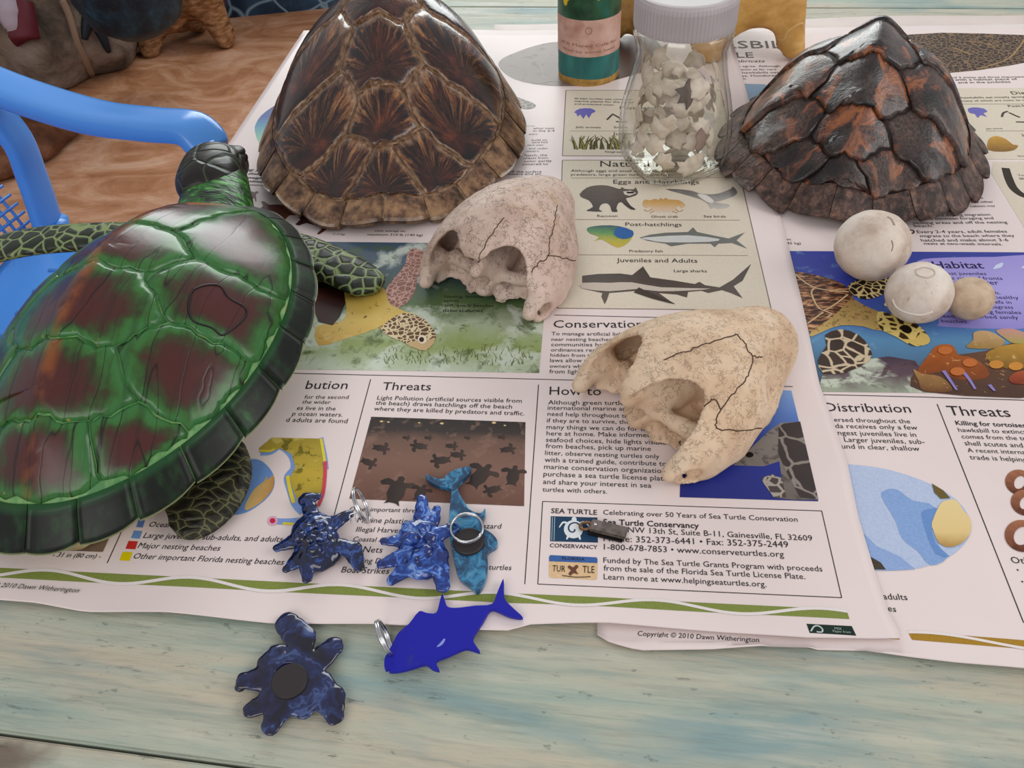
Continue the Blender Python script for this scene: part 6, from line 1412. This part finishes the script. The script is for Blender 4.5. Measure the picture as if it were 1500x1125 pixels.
# ------------------------------------------------------------------ blue plastic souvenirs
def swirl(name, cols, sc=90, rough=0.12):
    n = NT(name); v = n.warp(n.obj(), 70, 0.03)
    c = n.ramp(n.noise(v, sc, 4, 0.6, 1.5), [(0.34, cols[0]), (0.48, cols[1]), (0.57, cols[2]), (0.65, cols[3]), (0.7, cols[1])])
    n.bump(n.noise(v, 90, 2), 0.15, 0.001)
    return n.done(c, rough, 0.5, coat=0.5, coat_rough=0.06)
SW1 = swirl('navy_swirl', ('070b1e', '0e1738', '17306e', '3a5a9a')); SW2 = swirl('royal_swirl', ('0a1850', '16357f', '2a5ab4', '7f9fd2')); SW3 = swirl('violet_swirl', ('0a081c', '13143a', '1a2652', '3f5284'), 45, 0.2)
CHROME = plain('c9c9cc', 0.18, 1.0); MAGN = plain('2b2527', 0.55)
def plastic(name, parent, fp, c0, parts, mat, zb=0.0032, res=0.06, cuts=(), extra=None, grow=0.0, flat=0.74, tip=0.62):
    """flat moulded figure: capsules in the table plane, given in (zoomed) pixels: [(x, y)->(x, y), r1, r2 in mm, z mm, flat]"""
    o0 = P(*fp(*c0))
    def loc(q_): w = P(*fp(*q_)); return ((w[0] - o0[0]) * 100, (w[1] - o0[1]) * 100)
    items = [(loc(a), loc(b), ra, rb, za, zb2, fl_) for a, b, ra, rb, za, zb2, fl_ in parts]
    cc_ = [(loc(a), r_, z_) for a, r_, z_ in cuts]
    def f(X, Y, Z):
        d = None
        for a, b, ra, rb, za, zb2, fl_ in items:
            q_ = cap(X, Y, Z, (a[0], a[1], za), (b[0], b[1], zb2), ra + grow, (rb + grow) * (tip if ra < 1.0 else 1.0), fl_ * flat); d = q_ if d is None else smin(d, q_, 0.07)
        for a, r_, z_ in cc_: d = smax(d, -(np.sqrt((X - a[0]) ** 2 + (Y - a[1]) ** 2) - r_), 0.05)
        if extra is not None: d = extra(d, X, Y, Z, loc)
        return np.maximum(d, -Z)
    V, Fc = surfnet(f, (-4.2, -4.2, -0.15), (4.2, 4.2, 1.9), res)
    return mesh_obj(name, place(V, (o0[0], o0[1], zb), 0, 0.01), Fc, mat, parent)
def ring_obj(parent, c, r_, tube_r, nrm, name='key_ring'):
    nrm = Vector(nrm).normalized(); q_ = Vector((0, 0, 1)).rotation_difference(nrm)
    gs = []
    pts = [np.array(Vector(c) + q_ @ Vector((r_ * math.cos(a), r_ * math.sin(a), 0.0011 * (a / (2 * math.pi) - 1)))) for a in np.linspace(0, 4 * math.pi * 0.97, 64)]
    V, Fc = tube(pts, tube_r, 8); return mesh_obj(name, V, Fc, CHROME, parent)
fk = fr(340, 660, 3.261)
# left turtle key fob
k1 = thing('turtle_key_ring', 'dark navy marbled plastic turtle key fob lying on the map poster', 'key ring', tuple(P(*fk(415, 470))))
k1['label'] = 'dark navy marbled plastic turtle key fob, leftmost on the poster edge'
def bumps(d, X, Y, Z, loc):
    for q_ in ((380, 440), (430, 420), (400, 490), (450, 480), (350, 480), (420, 540)):
        a = loc(q_); d = smin(d, ell(X, Y, Z, (a[0], a[1], 0.95), (0.42, 0.36, 0.34)), 0.1)
    return d + 0.028 * np.sin(X * 9 + 1) * np.sin(Y * 8 + 2 * np.sin(X * 4))
plastic('turtle_body', k1, fk, (415, 470), [((400, 420), (430, 520), 1.25, 1.25, 0.4, 0.4, 0.62), ((400, 380), (375, 275), 0.5, 0.62, 0.5, 0.55, 0.6), ((375, 275), (420, 262), 0.55, 0.45, 0.5, 0.5, 0.6), ((480, 400), (572, 350), 0.6, 0.5, 0.5, 0.6, 0.6),
    ((530, 490), (585, 520), 0.5, 0.6, 0.4, 0.5, 0.6), ((585, 510), (618, 590), 0.58, 0.5, 0.45, 0.35, 0.5), ((320, 470), (232, 500), 0.55, 0.42, 0.5, 0.4, 0.6), ((340, 550), (278, 596), 0.6, 0.45, 0.4, 0.35, 0.6), ((380, 560), (372, 645), 0.6, 0.48, 0.45, 0.4, 0.6)], SW1, extra=bumps)
pc = P(*fk(620, 270), 0.012); ring_obj(k1, (pc[0], pc[1], 0.0135), 0.0105, 0.0006, (0.86, 0.3, 0.25))
V, Fc = tube(spline([P(*fk(572, 345), 0.010), P(*fk(560, 310), 0.012), P(*fk(590, 300), 0.013), P(*fk(592, 335), 0.011)], 5), 0.0005, 6); mesh_obj('ring_link', V, Fc, CHROME, k1)
# middle turtle key fob
k2 = thing('turtle_key_ring', 'bright royal blue glossy plastic turtle key fob with a domed eye, beside the whale magnet', 'key ring', tuple(P(*fk(900, 500))))
def bumps2(d, X, Y, Z, loc):
    a = loc((872, 492)); d = smin(d, ell(X, Y, Z, (a[0], a[1], 1.05), (0.5, 0.42, 0.42)), 0.08)
    for q_ in ((930, 430), (960, 480), (900, 560), (940, 540)):
        a = loc(q_); d = smin(d, ell(X, Y, Z, (a[0], a[1], 0.85), (0.4, 0.4, 0.32)), 0.1)
    return d + 0.03 * np.sin(X * 8) * np.sin(Y * 9 + 1 + 2 * np.sin(X * 4))
plastic('turtle_body', k2, fk, (900, 500), [((900, 450), (930, 560), 1.2, 1.2, 0.4, 0.4, 0.6), ((920, 400), (915, 275), 0.62, 0.5, 0.5, 0.55, 0.6), ((965, 380), (985, 320), 0.45, 0.4, 0.5, 0.5, 0.6), ((1000, 440), (1062, 412), 0.5, 0.58, 0.5, 0.55, 0.6), ((985, 540), (1015, 685), 0.65, 0.6, 0.45, 0.4, 0.6),
    ((830, 470), (735, 472), 0.5, 0.4, 0.5, 0.45, 0.6), ((840, 540), (725, 578), 0.6, 0.5, 0.45, 0.4, 0.6), ((850, 590), (770, 655), 0.6, 0.48, 0.4, 0.35, 0.6), ((900, 600), (890, 625), 0.6, 0.5, 0.4, 0.4, 0.6), ((850, 400), (870, 440), 0.4, 0.5, 0.45, 0.5, 0.6)], SW2, cuts=[((1062, 415), 0.2, 0)], extra=bumps2)
pc = P(*fk(1122, 378), 0.010); ring_obj(k2, (pc[0], pc[1], 0.0115), 0.0088, 0.0007, (0.05, -0.15, 1.0))
# whale-shaped magnet, back up
whale = thing('whale_magnet', 'blue grey marbled plastic whale with forked tail and black magnet on its back', 'magnet', tuple(P(*fk(1130, 480))))
out_ = [(930, 147), (975, 163), (1010, 166), (1060, 128), (1142, 110), (1132, 150), (1087, 195), (1092, 240), (1140, 312), (1190, 332), (1212, 310), (1212, 345), (1196, 390), (1242, 425), (1270, 460), (1265, 490), (1225, 520), (1226, 580), (1215, 650), (1180, 706), (1140, 680), (1090, 640), (1070, 580), (1050, 480), (1040, 400), (1045, 300), (1050, 222), (1000, 205), (945, 180)]
w_ = [P(*fk(*q_))[:2] for q_ in [tuple(p) for p in spline(out_, 4, True)]]
V, Fc = plate(w_, 0.0032, 0.0068, 0.0004); mesh_obj('whale_body', V, Fc, swirl('teal_swirl', ('142a42', '1f4f74', '3480a8', '5a8ea8'), 60, 0.25), whale, smooth=False)
pc = P(*fk(1130, 440), 0.0068); V, Fc = lathe([(0.0, 0.0), (0.0086, 0.0), (0.0086, 0.0018), (0.0080, 0.0023), (0.0, 0.0023)], 36, cen=(pc[0], pc[1], 0.0066)); mesh_obj('magnet_disc', V, Fc, MAGN, whale, smooth=False)
# flat blue fish key fob
fz = fr(320, 850, 3.125)
fish = thing('fish_key_ring', 'flat plain cobalt blue fish key fob lying across the poster edge', 'key ring', tuple(P(*fz(1000, 300))))
out_ = [(772, 438), (768, 395), (782, 360), (800, 330), (830, 272), (880, 228), (925, 172), (960, 178), (1003, 178), (1018, 130), (1030, 92), (1042, 120), (1056, 150), (1100, 155), (1180, 145), (1255, 138), (1278, 90), (1308, 24), (1312, 108), (1345, 150), (1396, 200), (1340, 196), (1290, 175), (1250, 166), (1215, 222), (1172, 290), (1180, 322), (1202, 358), (1150, 344), (1120, 348), (1060, 375), (1004, 400), (1018, 441), (985, 434), (955, 414), (900, 430), (840, 445), (792, 447), (790, 436)]
w_ = [P(*fz(*q_))[:2] for q_ in [tuple(p) for p in spline(out_, 3, True)]]
n = NT('cobalt_plastic'); v = n.obj(); MAT_COB = n.done(n.mix(n.ramp(n.noise(v, 70, 2), [(0.66, 0.0), (0.74, 0.5)]), '0f119c', '2c3550'), 0.35, 0.45)
V, Fc = plate(w_, 0.0042, 0.0068, 0.0004); mesh_obj('fish_plate', V, Fc, MAT_COB, fish, smooth=False)
pc = P(*fz(762, 268), 0.009); ring_obj(fish, (pc[0], pc[1], 0.0098), 0.0092, 0.0008, (0.9, 0.42, 0.22))
stroke_m = plain('7f90d8', 0.3)
V, Fc = loft(spline([P(*fz(1000, 305), 0.0069), P(*fz(1020, 290), 0.0069), P(*fz(1036, 268), 0.0069)], 4), [0.0002, 0.0004, 0.0006, 0.0007, 0.0008, 0.0008, 0.0007, 0.0006, 0.0003], [0.0001] * 9, 8); mesh_obj('scratch_mark', V, Fc, stroke_m, fish)
# flower-like turtle magnet, upside down on the table
flw = thing('turtle_magnet', 'violet blue marbled plastic turtle magnet lying upside down on the bare table', 'magnet', tuple(P(*fz(330, 450))))
def veins(d, X, Y, Z, loc):
    a = loc((325, 462)); d = smax(d, -ell(X, Y, Z, (a[0], a[1], 1.2), (0.9, 0.85, 0.75)), 0.1)
    return d + 0.03 * np.sin(X * 7 + 2 * np.sin(Y * 5)) * np.sin(Y * 6)
plastic('turtle_body', flw, fz, (330, 450), [((300, 440), (340, 500), 1.2, 1.2, 0.35, 0.35, 0.55), ((370, 400), (395, 300), 0.62, 0.62, 0.45, 0.55, 0.6), ((390, 290), (325, 222), 0.6, 0.62, 0.5, 0.5, 0.6), ((430, 420), (530, 325), 0.62, 0.52, 0.45, 0.4, 0.6), ((460, 500), (520, 580), 0.66, 0.66, 0.4, 0.4, 0.55), ((520, 560), (540, 635), 0.6, 0.4, 0.4, 0.35, 0.55),
    ((310, 560), (250, 680), 0.75, 0.42, 0.4, 0.35, 0.55), ((260, 560), (160, 605), 0.55, 0.36, 0.4, 0.3, 0.55), ((240, 460), (130, 485), 0.7, 0.34, 0.45, 0.5, 0.6), ((130, 485), (115, 500), 0.34, 0.25, 0.5, 0.4, 0.6), ((250, 400), (280, 360), 0.55, 0.5, 0.45, 0.5, 0.6), ((360, 570), (400, 610), 0.55, 0.4, 0.4, 0.35, 0.55)], SW3, zb=0.0002, extra=veins, grow=0.15, flat=0.55, tip=0.84)
pc = P(*fz(325, 460), 0.0085); V, Fc = lathe([(0.0, 0.0), (0.0088, 0.0), (0.0088, 0.0034), (0.0083, 0.004), (0.0, 0.004)], 36, cen=(pc[0], pc[1], 0.0052)); mesh_obj('magnet_disc', V, Fc, MAGN, flw, smooth=False)
# small metal tag on the conservancy box
tg = thing('metal_tag', 'small tarnished metal tag with a loop lying on the printed emblem box', 'tag', tuple(P(890, 783)))
a_, b_ = P(866, 778), P(916, 790); ang = math.atan2(b_[1] - a_[1], b_[0] - a_[0]); cx_, cy_ = (a_[0] + b_[0]) / 2, (a_[1] + b_[1]) / 2
n = NT('tarnished_metal'); v = n.obj(); MAT_TAG = n.done(n.ramp(n.noise(v, 180, 4), [(0.3, '4a423e'), (0.6, '857a74')]), 0.35, 0.5, metal=0.7)
bm_obj('tag_plate', box_bm(cx_, cy_, 0.0056, 0.0205, 0.0078, 0.0024, 0.0006, ang), MAT_TAG, tg)
bm_obj('tag_base', box_bm(cx_ - 0.0012 * math.cos(ang), cy_ - 0.0012, 0.0037, 0.0195, 0.0074, 0.0014, 0.0003, ang), plain('141010', 0.4), tg)
V, Fc = lathe([(0.0, 0.0), (0.0011, 0.0), (0.0009, 0.0005), (0, 0.0007)], 14, cen=(a_[0] + 0.002, a_[1], 0.0067)); mesh_obj('rivet', V, Fc, CHROME, tg)
lc = P(858, 770, 0.005); V, Fc = tube([(lc[0] + 0.0032 * math.cos(t), lc[1] + 0.0024 * math.sin(t), 0.0048 + 0.0008 * math.cos(t)) for t in np.linspace(0, 6.283, 22, endpoint=False)], 0.0008, 8, True); mesh_obj('loop', V, Fc, plain('7d5a3c', 0.35, 0.6), tg)
